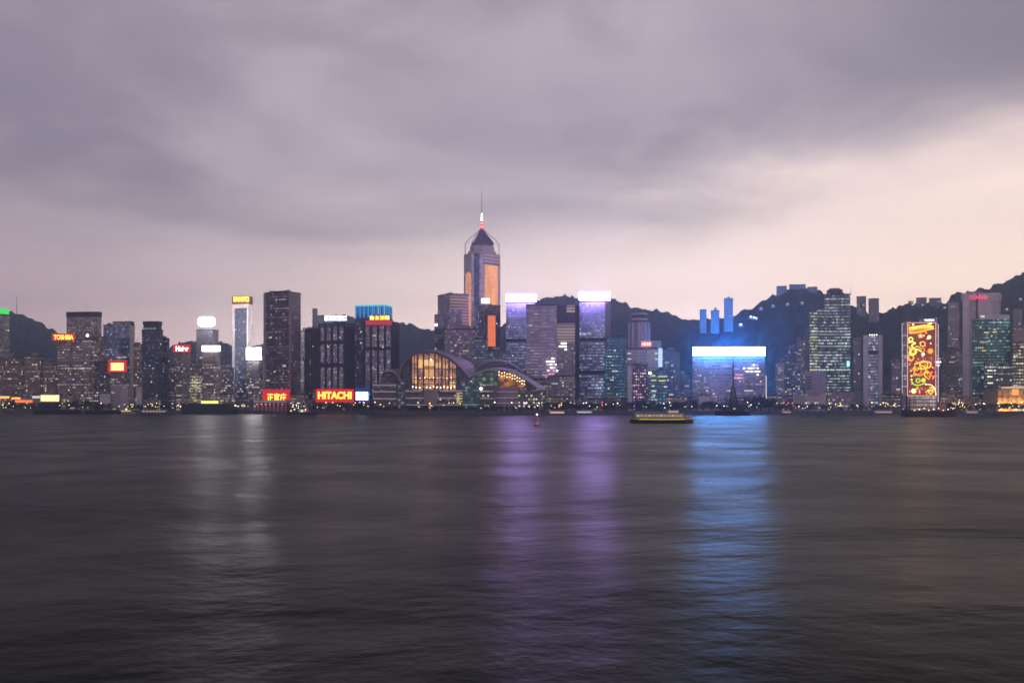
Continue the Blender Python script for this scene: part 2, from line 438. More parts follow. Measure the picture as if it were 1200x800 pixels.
def hill(name, prof, Dr, Df, Db, seed, mat, jag=10.0, pw=1.25):
    xs = []; x = prof[0][0]
    while x <= prof[-1][0]: xs.append(x); x += 2.0
    def py(x):
        for (a, ya), (c, yc) in zip(prof, prof[1:]):
            if a <= x <= c: return ya+(yc-ya)*(x-a)/(c-a)
        return prof[-1][1]
    rows = [Df+(Dr-Df)*i/26 for i in range(27)]+[Dr+(Db-Dr)*i/6 for i in range(1, 7)]
    V = []; Fc = []
    for j, D in enumerate(rows):
        for x in xs:
            zr = Z(py(x), Dr)-jag*0.5
            e = min(1, (x-xs[0])/40+0.02, (xs[-1]-x)/40+0.02) if False else 1
            tt = (D-Df)/(Dr-Df) if D <= Dr else 1-0.75*(D-Dr)/(Db-Dr)
            wx = X(x, D)
            nz = mnoise.fractal(Vector((wx*0.004, D*0.004, seed)), 1.0, 2.0, 4)*zr*0.13*math.sin(min(1, max(0, tt))*math.pi)
            jz = (mnoise.noise(Vector((wx*0.05, D*0.05, seed+3)))+0.6*mnoise.noise(Vector((wx*0.13, D*0.13, seed+9))))*jag*min(1, tt*3)
            V.append((wx, D, G0-1+(zr-G0)*max(0, tt)**pw+nz+jz+(0.5 if j == 0 else 0)))
    n = len(xs)
    for j in range(len(rows)-1):
        for i in range(n-1): Fc.append((j*n+i, j*n+i+1, (j+1)*n+i+1, (j+1)*n+i))
    return structure(mk(name, V, Fc, mat, smooth=False))
hm = mat_basic('wooded_slope', (0.052, 0.070, 0.062), 0.95, var=0.6, vs_=0.035)
hill('hills', [(-260, 372), (-120, 352), (-40, 356), (0, 361), (14, 363), (30, 368), (46, 375), (60, 383), (76, 393), (92, 405), (112, 420), (150, 432), (200, 440)], 3600, 2300, 4500, 1.0, hm)
hill('hills', [(150, 428), (185, 412), (200, 405), (214, 399), (230, 397), (246, 399), (258, 398), (272, 403), (290, 404), (320, 399), (350, 390), (376, 378), (392, 369),
               (404, 366), (416, 371), (440, 380), (462, 378), (472, 376), (482, 377), (492, 383), (510, 385), (540, 391), (570, 388), (600, 380), (640, 380)], 4200, 2900, 4800, 4.0, hm)
hill('hills', [(560, 396), (588, 380), (600, 370), (612, 360), (624, 352), (636, 347), (650, 345), (672, 345), (690, 346), (706, 346), (722, 349), (738, 356), (752, 360), (766, 361), (780, 363),
               (792, 368), (804, 372), (815, 373), (840, 370), (870, 374), (920, 380)], 3700, 2300, 4700, 8.0, hm)
hill('hills', [(740, 445), (762, 420), (776, 405), (786, 396), (798, 388), (808, 384), (826, 382), (846, 380), (856, 370), (866, 363), (880, 358), (892, 352), (902, 345), (912, 339), (926, 335),
               (938, 334), (952, 336), (964, 341), (978, 345), (990, 350), (1004, 357), (1018, 364), (1032, 365), (1046, 358), (1060, 353), (1076, 352), (1092, 352), (1106, 351), (1114, 345),
               (1122, 339), (1134, 339), (1148, 337), (1160, 333), (1174, 329), (1186, 323), (1200, 315), (1230, 300), (1290, 285), (1380, 300)], 2700, 1750, 3600, 12.0, hm)

hz = bpy.data.materials.new('haze'); hz.use_nodes = True; t = NT(hz.node_tree); t.n.clear()
ho = t.new('ShaderNodeOutputMaterial'); pv = t.new('ShaderNodeVolumePrincipled')
pv.inputs['Color'].default_value = (0.50, 0.66, 1.0, 1); pv.inputs['Density'].default_value = 0.00024
pv.inputs['Anisotropy'].default_value = 0.55
t.l.new(pv.outputs[0], ho.inputs['Volume'])
hb = MB().box(-5500, 5500, -450, 4900, -2.5, 470); hob = hb.build('haze', hz); hob['kind'] = 'stuff'

# ------------------------------------------------------------------ BUILDINGS
E = mat_emit
RED = E('sign_red', (1.0, 0.03, 0.015), .75); ORG = E('letter_orange', (1.0, 0.42, 0.05), 4.0, sample=False)
YLW = E('letter_yellow', (1.0, 0.75, 0.12), 2.6, sample=False)

# --- facade styles
f_brown = facade('facade_brown', (0.22, 0.17, 0.15), (0.05, 0.045, 0.045), 3.2, 2.8, .22, .35, 16, 2.2, (1, .72, .45))
f_brown2 = facade('facade_brown_rows', (0.26, 0.21, 0.20), (0.10, 0.09, 0.10), 3.6, 2.2, .10, .34, 7, .75, (1, .78, .6), row=.8)
f_mauve = facade('facade_mauve', (0.24, 0.20, 0.26), (0.10, 0.09, 0.14), 3.6, 2.4, .12, .3, 9, .9, (1, .8, .7), row=.5)
f_blue = facade('facade_blue_glass', (0.10, 0.11, 0.15), (0.10, 0.12, 0.18), 3.8, 2.8, .06, .2, 11, .9, (.8, .88, 1), metal=.7, rough=.15)
f_navy = facade('facade_navy', (0.035, 0.035, 0.06), (0.03, 0.035, 0.06), 3.4, 3.0, .2, .3, 8, .42, (.75, .8, 1), row=.3)
f_dark = facade('facade_dark', (0.04, 0.032, 0.042), (0.03, 0.027, 0.04), 3.7, 2.6, .08, .3, 9, .55, (1, .75, .7), row=.5)
f_gray = facade('facade_grey', (0.22, 0.20, 0.21), (0.07, 0.07, 0.09), 3.5, 2.6, .16, .34, 9, 1.1, (1, .84, .66), row=.4)
f_bay = facade('facade_bays', (0.26, 0.25, 0.32), (0.18, 0.18, 0.25), 3.7, 1.9, .07, .32, 6, .55, (.95, .85, .8), row=.7, metal=.3)
f_cool = facade('facade_cool_glass', (.20, .22, .32), (.14, .17, .27), 3.8, 2.2, .12, .32, 5, 1.0, (.75, .84, 1), row=.7, metal=.3)
f_pstripe = facade('facade_purple_stripe', (0.32, 0.29, 0.38), (0.18, 0.17, 0.26), 3.8, 5, .02, .45, 10, .5, (1, .8, .9), row=.4, metal=.4)
f_teal = facade('facade_teal', (0.03, 0.09, 0.13), (0.03, 0.11, 0.15), 3.8, 2.2, .08, .35, 5, .55, (.35, .85, .9), metal=.4, row=.6)
f_green = facade('facade_green_glass', (0.02, 0.055, 0.05), (0.02, 0.07, 0.065), 3.8, 2.6, .06, .28, 10, .8, (.6, .95, .8), metal=.5, row=.7)
f_lined = facade('facade_lit_lines', (0.05, 0.07, 0.085), (0.04, 0.07, 0.08), 4.0, 2.4, .05, .4, 5, 1.3, (.85, 1, .8), row=.9, lit2=(.8, .95, 1))
f_lined2 = facade('facade_lit_lines_yellow', (0.05, 0.06, 0.06), (0.04, 0.05, 0.05), 4.0, 2.4, .05, .4, 3, 1.2, (1, 1, .6), row=.9, lit2=(.9, 1, .8))
f_yel = facade('facade_yellow_lit', (0.09, 0.08, 0.06), (0.05, 0.05, 0.04), 3.8, 2.4, .12, .3, 2.2, 1.1, (1, .92, .5), row=.9)
f_res = facade('facade_residential', (0.38, 0.34, 0.38), (0.06, 0.06, 0.09), 3.0, 3.2, .28, .4, 9, 1.5, (1, .82, .65), row=.1)
f_resb = facade('facade_residential_blue', (0.14, 0.16, 0.22), (0.05, 0.06, 0.09), 3.0, 3.0, .28, .4, 7, 1.4, (.75, .9, 1), row=.2)
f_pale = facade('facade_pale', (0.52, 0.48, 0.50), (0.14, 0.14, 0.17), 3.6, 3.2, .3, .45, 14, .8, (1, .85, .7), row=.1)
f_far = facade('facade_far', (0.27, 0.25, 0.27), (0.10, 0.10, 0.13), 3.2, 3.0, .25, .4, 12, 1.0, (1, .85, .7), row=.1)
f_gold = facade('facade_gold_lit', (0.10, 0.07, 0.05), (0.3, 0.2, 0.12), 3.8, 9, .0, .34, .6, .62, (1, .62, .34), row=.2, lit2=(1, .7, .42))
f_black = facade('facade_black', (0.012, 0.012, 0.016), (0.012, 0.014, 0.018), 3.8, 2.6, .1, .3, 16, 1.6, (.9, 1, .8), row=.6)
f_pdots = facade('facade_pink_dots', (0.04, 0.025, 0.05), (0.05, 0.03, 0.06), 3.6, 2.6, .15, .35, 5, 1.2, (1, .6, .8), row=.1)
f_wing = facade('facade_white_grid', (0.30, 0.26, 0.34), (0.14, 0.12, 0.19), 4.0, 1.6, .08, .22, 12, .6, (1, .9, 1), row=.4, metal=.5)

# 1 green-crowned tower, left edge
t1, z = tower('grey tower with a glowing green crown at the left edge of the harbour front', foot(-22, 4, 11, 1560, 20), 369, 1560, f_gray, lit=14, plant=False, name='office_tower')
MB().prism(inset(foot(-22, 4, 11, 1560, 20), 0.3), z+1.4, Z(361.5, 1560), 0, 0).build('lit_crown', E('crown_green', (0.05, 1.0, 0.12), 1.1), t1)
MB().tube((X(12, 1560), 1580, Z(380, 1560)), (X(12, 1560), 1580, Z(344, 1560)), 0.5, 0.2).build('mast', STEEL, t1)
# 2 low brown apartment row
for (a, c, y, lb) in ((-12, 25, 419, 'brown apartment block below the green-crowned tower, first in its row'), (28, 48, 418, 'brown apartment block with scattered lit windows between two dark gaps'),
                      (50, 65, 424, 'narrow brown apartment block at the foot of the slim tower with a red sign')):
    tw, z = tower(lb, foot(a, c, c+3, 1545, 6), y, 1545, f_brown, name='apartment_block', cat='apartment block', lit=14, lm=[WARM, WHT], fh=3.2, ww=2.8)
# 3 slim with red TOSHIBA sign
t3, z = tower('slim brown tower carrying a wide red rooftop sign with orange lettering', foot(67, 82, 86, 1520, 10), 400, 1520, f_brown2, lit=5, plant=False)
sign(t3, 61.5, 88, 390.6, 399.2, 1519, RED); text(t3, 'TOSHIBA', 63, 86, 392.2, 397.8, 1517, ORG, bold=.03); frame_posts(t3, 62, 87, 391, 400, 1519)
# 4-6
t4, z = tower('tall brown tower with dark flat roof band, behind the white beacon rooftop', foot(78, 114, 119, 1720, 8), 371, 1720, f_brown2, lit=14, plant=False, parapet=False)
MB().prism(inset(foot(78, 114, 119, 1720, 8), -0.6), Z(371, 1720), Z(365, 1720), 0, 0).build('roof_band', mat_basic('brown_band', (.05, .035, .035), .8), t4)
t5, z = tower('grey-brown office tower with a dark roof box and one bright white beacon', foot(85, 105, 112, 1515, 14), 398, 1515, f_brown2, lit=26, plant=False)
MB().prism(box_foot(96.5, 110, 1522, 18), z-1, Z(395.8, 1515)+2, 0, 0).build('roof_box', DARK, t5)
MB().ball((X(101.5, 1515), 1518, Z(393.6, 1515)+1), 2.0).build('beacon', E('beacon_white', (1, .9, .85), 6), t5)
tower('plain brown tower squeezed between the white-beacon rooftop and the grey-lettered glass building', foot(108, 119, 122, 1640, 8), 395, 1640, f_brown, lit=4, plant=False)
tower('short dark block with lit windows in front of the grey-lettered glass building', foot(111, 125, 128, 1522, 8), 424, 1522, f_dark, name='office_block', cat='office block', lit=18, lm=[WHT, WARM])
# 7 EPSON
t7, z = tower('blue-grey glass building with unlit grey letters on its dark roof screen', foot(121, 152, 158, 1680, 9), 381, 1680, f_blue, f_pale, lit=5, plant=False)
ep = MB().prism(foot(132, 153, 157.5, 1679, 9), z, Z(376.2, 1679), 0, 0).build('roof_screen', mat_basic('screen_dark', (.04, .04, .055), .6), t7)
text(t7, 'EPSON', 133, 152.5, 377.3, 382.5, 1676, mat_basic('letter_grey', (.45, .43, .45), .5), bold=.03)
# 8 square red sign block
t8, z = tower('dark block topped by a square bright yellow-and-red sign, below the grey-lettered glass building', foot(128, 145, 150, 1530, 12), 437, 1530, f_mauve, lit=8, plant=False)
sign(t8, 126.5, 148.5, 421.8, 436, 1527, RED); sign(t8, 130, 145, 425, 434, 1525, E('panel_cream', (1, .62, .22), 2.6), .5, 'sign_panel'); frame_posts(t8, 127, 148, 422, 437, 1528)
t8b, z = tower('low pale pink building with white roof frame beneath the square red sign', foot(130, 150, 153, 1510, 8), 452, 1510, f_pale, name='waterfront_building', cat='building', lit=6, plant=False, parapet='pale')
tower('low white shed-like building left of the pale pink waterfront building', foot(117, 129, 130.5, 1508, 8), 461, 1508, PALE, name='waterfront_building', cat='building', plant=False)
# 9-11
tower('slim brown tower with a lit top floor, left of the dark blue tower', foot(156.5, 164, 167, 1560, 12), 404, 1560, f_brown, lit=16, lm=[WHT, WARM])
tower('narrow pale block standing at the foot of the dark blue tower', foot(160, 166, 167.5, 1505, 8), 453, 1505, PALE, name='office_block', cat='office block', plant=False)
t10, z = tower('dark blue tower with a stepped crown and rows of small windows', foot(166, 185.5, 191, 1510, 12), 387, 1510, f_navy, lit=6, plant=False, lm=[COOL, WHT])
MB().prism(foot(168, 184.5, 189.5, 1512, 12), z, Z(380, 1510), 0, 0).build('crown_step', mat_basic('navy', (.03, .03, .05), .6), t10)
MB().prism(inset(foot(168, 184.5, 189.5, 1512, 12), -.8), Z(380, 1510), Z(376, 1510), 0, 0).build('crown', DARK, t10)
for i in range(3):
    Pm = foot(168, 184.5, 189.5, 1512, 12); a, b2 = Vector(Pm[0]), Vector(Pm[1]); P = a.lerp(b2, .2+.3*i)
    MB().box(P.x-2, P.x+2, P.y-1.2, P.y-.7, Z(386, 1510), Z(383.6, 1510)).build('window', E('win_dim', (.8, .8, 1), .25, sample=False), t10)
tower('plain dark narrow tower touching the right side of the dark blue tower', foot(188, 196, 198.5, 1540, 10), 397, 1540, f_navy, lit=4, lm=[COOL], parapet=True, plant=False)
# 12 Haier
t12, z = tower('grey glass tower with small roof pyramid and a pink-white lettered sign', foot(204.5, 219, 223.5, 1525, 14), 413, 1525, f_gray, lit=18, plant=False)
sign(t12, 203, 223, 403.6, 413, 1523, RED); text(t12, 'Haier', 206, 221, 405.3, 411.4, 1521, E('letter_pinkwhite', (1, .62, .6), 4.0, sample=False), bold=.04)
MB().prism(box_foot(206, 213, 1532, 9), z, z+8, 0, 0, ).prism(box_foot(206.4, 212.6, 1532.5, 8), z+8, Z(399.5, 1525), 0, 0, .05).build('roof_pyramid', mat_basic('pyramid', (.06, .05, .05), .7), t12)
# 13 fill
tower('dim low grey block in the gap left of the pink-white lettered sign', foot(197, 205, 207, 1600, 8), 428, 1600, f_gray, name='office_block', cat='office block', lit=5, plant=False)
tower('dim brown block behind the yellow-lit office block', foot(221, 236, 238, 1640, 8), 424, 1640, f_brown, name='office_block', cat='office block', lit=4)
# 14 tall with oval white sign
t14, z = tower('tall grey tower crowned by a glaring white oval sign', foot(230, 249.5, 256, 1680, 14), 387, 1680, f_mauve, f_gray, lit=6, plant=False)
WS = E('sign_white', (1.0, .93, .90), 22.0)
bmx = MB(); D_ = 1674
xa, xb, za_, zb_ = X(232.5, D_), X(252, D_), Z(382.3, D_), Z(371.5, D_); r_ = 4.5
out_ = []
for (cx_, cz_, a0) in ((xb-r_, zb_-r_, 0), (xa+r_, zb_-r_, 90), (xa+r_, za_+r_, 180), (xb-r_, za_+r_, 270)):
    for i in range(5): tt = R(a0+i*22.5); out_.append((cx_+r_*math.cos(tt), cz_+r_*math.sin(tt)))
n_ = len(out_)
mk('rooftop_sign', [(x, D_-2, zz) for x, zz in out_]+[(x, D_, zz) for x, zz in out_], [tuple(range(n_)), tuple(reversed(range(n_, 2*n_)))]+[(i, n_+i, n_+(i+1) % n_, (i+1) % n_) for i in range(n_)], WS, t14)
frame_posts(t14, 233, 251, 372, 383, 1676)
added_halo_light(t14, 233, 251, 371, 1676, (1, .93, .9), 2e5)
# 15,16
tower('low office block with nearly every window lit yellow, before the oval-sign tower', foot(222.5, 234, 236.5, 1500, 8), 438, 1500, f_yel, name='office_block', cat='office block', lit=26, lm=[YEL, WARM], plant=False)
t16, z = tower('brown office tower under a wide white rectangular rooftop sign', foot(237, 254, 258.5, 1490, 8), 412, 1490, f_brown2, lit=22, plant=False)
sign(t16, 237, 258.3, 405, 411.6, 1487, E('sign_white_pink', (1.0, .86, .86), 8.0)); sign(t16, 236, 256, 469.5, 472.5, 1484, E('strip_yellowgreen', (.9, 1, .25), 1.6), 1, 'lit_canopy')
frame_posts(t16, 238, 257, 405, 412.5, 1488)
tower('dim grey residential block right of the white rectangular sign', foot(257, 266, 269, 1600, 8), 427, 1600, f_res, name='apartment_block', cat='apartment block', lit=12)
tower('low dim block between the white rectangular sign and the tall pink-edged tower', foot(262, 272, 274, 1545, 8), 432, 1545, f_gray, name='office_block', cat='office block', lit=16, lm=[WHT, WARM])
# 18 tall with orange sign
t18, z = tower('tall pink-grey tower with a blue glass strip and a golden lettered crown sign', foot(272, 291, 296, 1650, 12), 356, 1650, PALE, lit=0, plant=False, parapet=False)
p18 = foot(272, 291, 296, 1650, 12)
gl = shrink(p18, .18, .90); q18 = [Vector(gl[0]), Vector(gl[1])]; dd = (q18[1]-q18[0]).normalized(); nn = Vector((dd.y, -dd.x))
MB().prism([tuple(q18[0]+nn*.6), tuple(q18[1]+nn*.6), tuple(q18[1]-nn*.5), tuple(q18[0]-nn*.5)], G0, Z(361, 1650), 0, 0).build('glass_strip', f_blue, t18)
lit_windows(t18, tuple(q18[0]+nn*.6), tuple(q18[1]+nn*.6), 20, Z(372, 1650), 26, [WHT, COOL, WARM])
m18 = mat_basic('sign_box_brown', (.12, .05, .02), .6)
MB().prism(inset(p18, -.3), Z(356, 1650), Z(346.8, 1650), 0, 0).build('roof_screen', m18, t18)
sign(t18, 272.8, 292.5, 346.4, 354.6, 1646, E('sign_amber', (1, .22, .01), .9), .8, 'rooftop_sign')
text(t18, 'SANYO', 273.6, 291.8, 347.4, 353.4, 1644.8, E('letter_gold', (1, .8, .1), 3.2, sample=False), bold=.03)
# 19 square white sign
t19, z = tower('grey office block under a glaring square white sign', foot(288.5, 303.5, 308.5, 1510, 12), 423, 1510, f_gray, lit=34, lm=[WHT, WARM], plant=False)
sign(t19, 289, 306, 407.5, 421.3, 1506, E('sign_white_hot', (1, .95, .93), 24.0)); added_halo_light(t19, 289, 306, 407, 1508, (1, .93, .9), 2e5); frame_posts(t19, 290, 305, 408, 423.5, 1507)
tower('dim grey block in the gap left of the big dark purple tower', foot(305, 311, 314, 1640, 8), 420, 1640, f_gray, name='office_block', cat='office block', lit=8)
# 21 big dark
t21, z = tower('massive dark purple-brown tower above the small red Chinese sign', foot(310.5, 340, 352.5, 1420, 22), 342.5, 1420, f_dark, facade('facade_dark_westlit', (.20, .16, .18), (.05, .04, .06), 3.7, 3, .25, .3, 14, .8, (1, .8, .7)), lit=22, plant=False)  # right side coloured lighter, standing in for light from the west
p21 = foot(310.5, 340, 352.5, 1420, 22)
MB().prism(inset(shrink(p21, .1, .75), 2), z, z+2.6, 0, 0).build('plant_room', DARK, t21)
for fx in (.18, .3, .92):
    P = Vector(p21[0]).lerp(Vector(p21[1]), fx); MB().tube((P.x, P.y+4, z), (P.x, P.y+4, z+5), .3, .15).build('antenna', STEEL, t21)
for P in (p21[0], p21[1]):
    MB().prism([(P[0]-1.6, P[1]-1.2), (P[0]+1.4, P[1]-1.2), (P[0]+1.4, P[1]+1), (P[0]-1.6, P[1]+1)], G0, z-.01, 0, 0).build('corner_pier', mat_basic('pier_mauve', (.24, .19, .23), .6), t21)
# 22 hazy behind
tower('thin pale tower rising behind the white-sign tower, farthest of the hazy pair', foot(366, 370, 372, 2400, 10), 361, 2400, f_far, parapet=False, plant=False)
tower('pale hazy block adjoining the thin pale tower', foot(371, 378.5, 381, 2380, 10), 369, 2380, f_far, parapet=False, plant=False)
tower('pale hazy tower between the massive dark tower and the brown striped tower', foot(351, 362, 366, 1850, 10), 388, 1850, f_far, lit=3)
tower('hazy block behind the shoulder of the massive dark tower', foot(345, 356, 360, 1750, 10), 422, 1750, f_far, lit=6)
# 23 brown striped
tower('brown tower with dark vertical stripes left of the four-bay white-sign tower', foot(358.5, 372, 377, 1440, 10), 386, 1440, facade('facade_brown_stripe', (.16, .12, .13), (.05, .04, .05), 3.4, 2.2, .2, .3, 16, 2.0, (1, .75, .6)), lit=9, piers=4, lm=[WARM, WHT])
# 24 HITACHI
t24, z = tower('dark four-bay office tower with a long white rooftop sign', foot(374.5, 404, 416, 1370, 20), 379, 1370, f_bay, mat_basic('blank_navy', (.022, .02, .045), .6), lit=20, plant=False, bands=(401, 427.5), piers=4, lm=[WHT, WARM])
sign(t24, 380.5, 406.5, 370.2, 375.6, 1374, E('sign_white_blue', (.74, .85, 1), 3.2)); frame_posts(t24, 381, 406, 370, 378, 1375)
for i, xx in enumerate((384, 389, 394, 400, 404)): sign(t24, xx, xx+2.4, 371.8+.3*(i % 2), 374.2, 1372.2, E('faint_mark', (.6, .7, .9), 1.0, sample=False), .2, 'lettering')
p24 = foot(374.5, 404, 416, 1370, 20)
MB().prism(inset(p24, -.5), Z(382.5, 1370), Z(378.8, 1370), 0, 0).build('roof_band', mat_basic('band_blue', (.06, .06, .12), .5), t24)
# HITACHI billboard
hb_ = thing('billboard', 'red waterfront billboard with one wide yellow word', 'billboard', (X(392, 1330), 1330, G0))
MB().box(X(370, 1330), X(414.5, 1330), 1330, 1333, Z(471, 1330), Z(455.5, 1330)).build('panel', E('sign_red_deep', (1.0, .012, .02), .8), hb_)
text(hb_, 'HITACHI', 372.5, 412, 458.5, 467.5, 1329.6, E('letter_hot', (1, .33, .02), 3.6, sample=False), bold=.05)
text(hb_, 'HITACHI', 373, 411.5, 459, 467, 1328.6, E('letter_core', (1, .72, .1), 3.0, sample=False), bold=-.012, name='neon_tube')
pm_ = MB()
for i in range(6): x = X(372+i*8, 1330); pm_.box(x-.4, x+.4, 1331, 1332.2, G0, Z(471, 1330)+1)
pm_.build('support', STEEL, hb_)
hp = tower('dark low podium building behind the wide red one-word billboard', foot(366, 414, 417, 1340, 4), 457, 1340, f_dark, name='podium_building', cat='building', plant=False)
# white-blue screen
ws_ = thing('video_screen', 'glowing white-blue screen right of the wide red one-word billboard', 'screen', (X(424, 1330), 1330, G0))
MB().box(X(416.5, 1330), X(432.5, 1330), 1330, 1333, Z(470.5, 1330), Z(454, 1330)).build('panel', mat_emit('screen_blue', (.02, .08, .8), .35), ws_)
MB().box(X(417, 1330), X(431.5, 1330), 1329, 1329.9, Z(468.6, 1330), Z(459, 1330)).build('screen', E('screen_white', (.55, .8, 1), 3.4), ws_)
pm_ = MB()
for i in range(3): x = X(418.5+i*6, 1330); pm_.box(x-.4, x+.4, 1331, 1332.2, G0, Z(470, 1330))
pm_.build('support', STEEL, ws_)
# chinese sign billboard
cs = thing('billboard', 'small red billboard with three yellow Chinese characters', 'billboard', (X(323, 1400), 1400, G0))
MB().box(X(307.5, 1400), X(339.5, 1400), 1400, 1403, Z(472, 1400), Z(456, 1400)).build('panel', MC['sign_red_deep'], cs)
text(cs, '正官庄', 313, 335.5, 460.5, 470.5, 1399.6, MC['letter_hot'], bold=.03); text(cs, '正官庄', 313, 335.5, 460.5, 470.5, 1398.8, MC['letter_core'], name='neon_tube', bold=0)
pm_ = MB()
for i in range(4): x = X(310+i*8.5, 1400); pm_.box(x-.4, x+.4, 1401, 1402.2, G0, Z(472, 1400)+1)
pm_.build('support', STEEL, cs)
# 25 blue crown tower
t25, z = tower('dark navy tower with a crown of glowing cyan and blue strips', foot(415.5, 452, 460.5, 1480, 14), 373, 1480, f_navy, lit=14, plant=False, lm=[COOL, WHT], parapet=False)
p25 = inset(foot(415.5, 452, 460.5, 1480, 14), .8)
zc = Z(356.5, 1480)
MB().prism(p25, z, zc-2, 0, 0).build('crown', mat_emit('crown_blue', (.01, .10, .45), .35), t25)
MB().prism(inset(p25, -.6), zc-2, zc, 0, 0).build('crown_rim', E('crown_cyan', (.15, .85, 1), .9), t25)
cs1 = [E('strip_cyan', (.08, .55, 1), .95), E('strip_blue', (.03, .28, 1), .8), E('strip_ice', (.3, .9, .95), .9)]
for (a, b2, n_) in ((Vector(p25[0]), Vector(p25[1]), 15), (Vector(p25[1]), Vector(p25[2]), 5)):
    d = (b2-a).normalized(); nn = Vector((d.y, -d.x))
    for i in range(n_):
        P = a.lerp(b2, (i+.5)/n_); hgt = z+2+(i % 2)*4
        q = [P-d*.55+nn*.5, P+d*.55+nn*.5, P+d*.55-nn*.2, P-d*.55-nn*.2]
        MB().prism([tuple(v) for v in q], hgt, zc-2.05, 0, 0).build('light_strip', cs1[i % 3 if i > 8 else i % 2], t25)
# 26 orange sign tower
t26, z = tower('dark four-bay tower topped by four orange characters over a red band', foot(427, 459.5, 468, 1385, 18), 381, 1385, f_bay, mat_basic('blank_navy2', (.02, .018, .03), .6), lit=26, plant=False, bands=(408,), piers=4, lm=[WHT, YEL, WARM])
p26 = foot(427, 459.5, 468, 1385, 18)
MB().prism(inset(p26, .4), z, Z(376.3, 1385), 0, 0).build('roof_block', mat_basic('roofblock', (.02, .018, .025), .7), t26)
sign(t26, 428.5, 459, 375.4, 380.8, 1381, E('band_red', (1, .05, .08), .55), 1, 'red_band')
for i, ch in enumerate('國泰航空'):
    pass
for i in range(4):
    a = 433+i*6.2; s_ = sign(t26, a, a+5.2, 369.4, 375, 1380.5, E('char_panel', (1, .25, .01), 1.1), .6, 'sign_panel')
text(t26, '富士施樂', 433.4, 456.6, 369.9, 374.6, 1379.8, MC['letter_gold'], bold=.02)
frame_posts(t26, 431, 458, 369, 378, 1381.5)

# --- tower group left of the tall spire
GW = E('gold_window', (1, .58, .33), .62, sample=False)
t28, z = tower('stepped purple office tower with golden lit upper floors left of the tallest tower', foot(513, 526.5, 549, 1540, 60), 344.5, 1540, f_mauve, plant=False, lit=6)
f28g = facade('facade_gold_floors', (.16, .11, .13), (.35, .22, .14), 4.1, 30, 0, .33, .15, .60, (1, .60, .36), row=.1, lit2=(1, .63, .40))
p28 = foot(513, 526.5, 549, 1540, 60); b28, c28 = Vector(p28[1]), Vector(p28[2]); d = (c28-b28).normalized(); nn = Vector((d.y, -d.x))
q = [tuple(b28+nn*.4+d*1), tuple(c28+nn*.4-d*1.5), tuple(c28-nn*.1-d*1.5), tuple(b28-nn*.1+d*1)]
MB().prism(q, Z(363, 1545), Z(347.5, 1545), 0, 0).build('golden_floors', f28g, t28)
q = [tuple(b28.lerp(c28, .62)+nn*.45), tuple(c28+nn*.45-d*1.5), tuple(c28-nn*.1-d*1.5), tuple(b28.lerp(c28, .62)-nn*.1)]
MB().prism(q, Z(385.5, 1545), Z(363.1, 1545), 0, 0).build('golden_floors', f28g, t28)
q = [tuple(b28.lerp(c28, .36)+nn*.45), tuple(b28.lerp(c28, .46)+nn*.45), tuple(b28.lerp(c28, .46)-nn*.1), tuple(b28.lerp(c28, .36)-nn*.1)]
MB().prism(inset(foot(509, 521, 541, 1525, 60), 0), G0, Z(366.5, 1525), 0, 1).build('lower_step', [f_mauve, ROOF], t28)
MB().ball((X(511, 1518), 1518, Z(380.5, 1518)), 1.9).build('beacon', MC['beacon_white'], t28)
tower('broad purple office block with banded floors in front of the stepped tower', foot(521, 556, 558, 1480, 4), 386, 1480, f_mauve, name='office_block', cat='office block', lit=30, lm=[WARM, WHT])
tower('dark narrow annex on the left flank of the banded purple block', foot(509.3, 520, 522, 1500, 10), 386, 1500, f_dark, name='office_block', cat='office block', lit=10)

# --- tallest tower with spire (near-triangular plan with cut corners)
D0 = 1700
pts = [(X(543.6, D0+22), D0+22), (X(552.5, D0+2), D0+2), (X(565, D0), D0), (X(586.3, D0+26), D0+26), (X(582, D0+60), D0+60), (X(548, D0+62), D0+62)]
cpz = thing('spired_skyscraper', 'tallest tower with orange glass faces, pyramid top and a needle spire', 'skyscraper', base_of(pts))
f_cp = facade('facade_spire_tower', (.50, .45, .46), (.28, .26, .32), 3.6, 2.2, .1, .3, 7, .7, (.9, .85, 1), row=.3, metal=.4)
zs = Z(296, D0)
MB().prism(pts, G0, zs, 0, 1).build('shaft', [f_cp, ROOF], cpz)
def wall_panel(parent, a, b_, z0, z1, mat, f0=0, f1=1, outd=.5, name='panel', arch=0):
    a = Vector(a); b_ = Vector(b_); d = (b_-a).normalized(); nn = Vector((d.y, -d.x)); P = a.lerp(b_, f0); Q = a.lerp(b_, f1)
    pl = [(P, z0), (Q, z0), (Q, z1-arch)]
    if arch: pl += [(P.lerp(Q, .75), z1-arch*.25), (P.lerp(Q, .5), z1), (P.lerp(Q, .25), z1-arch*.25)]
    pl.append((P, z1-arch)); n = len(pl)
    V = [(p.x+nn.x*outd, p.y+nn.y*outd, zz) for p, zz in pl]+[(p.x-nn.x*.1, p.y-nn.y*.1, zz) for p, zz in pl]
    L = (Q-P).length; uvb = [((p-P).length, zz) for p, zz in pl]
    Fs = [tuple(range(n)), tuple(reversed(range(n, 2*n)))]+[(i, n+i, n+(i+1) % n, (i+1) % n) for i in range(n)]
    U = [uvb, list(reversed(uvb))]+[[(0, 0)]*4]*n
    return mk(name, V, Fs, mat, parent, U)
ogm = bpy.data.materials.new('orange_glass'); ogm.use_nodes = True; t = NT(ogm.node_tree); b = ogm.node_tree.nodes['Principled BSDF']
uvn = t.new('ShaderNodeUVMap'); s_ = t.new('ShaderNodeSeparateXYZ'); t.l.new(uvn.outputs[0], s_.inputs[0])
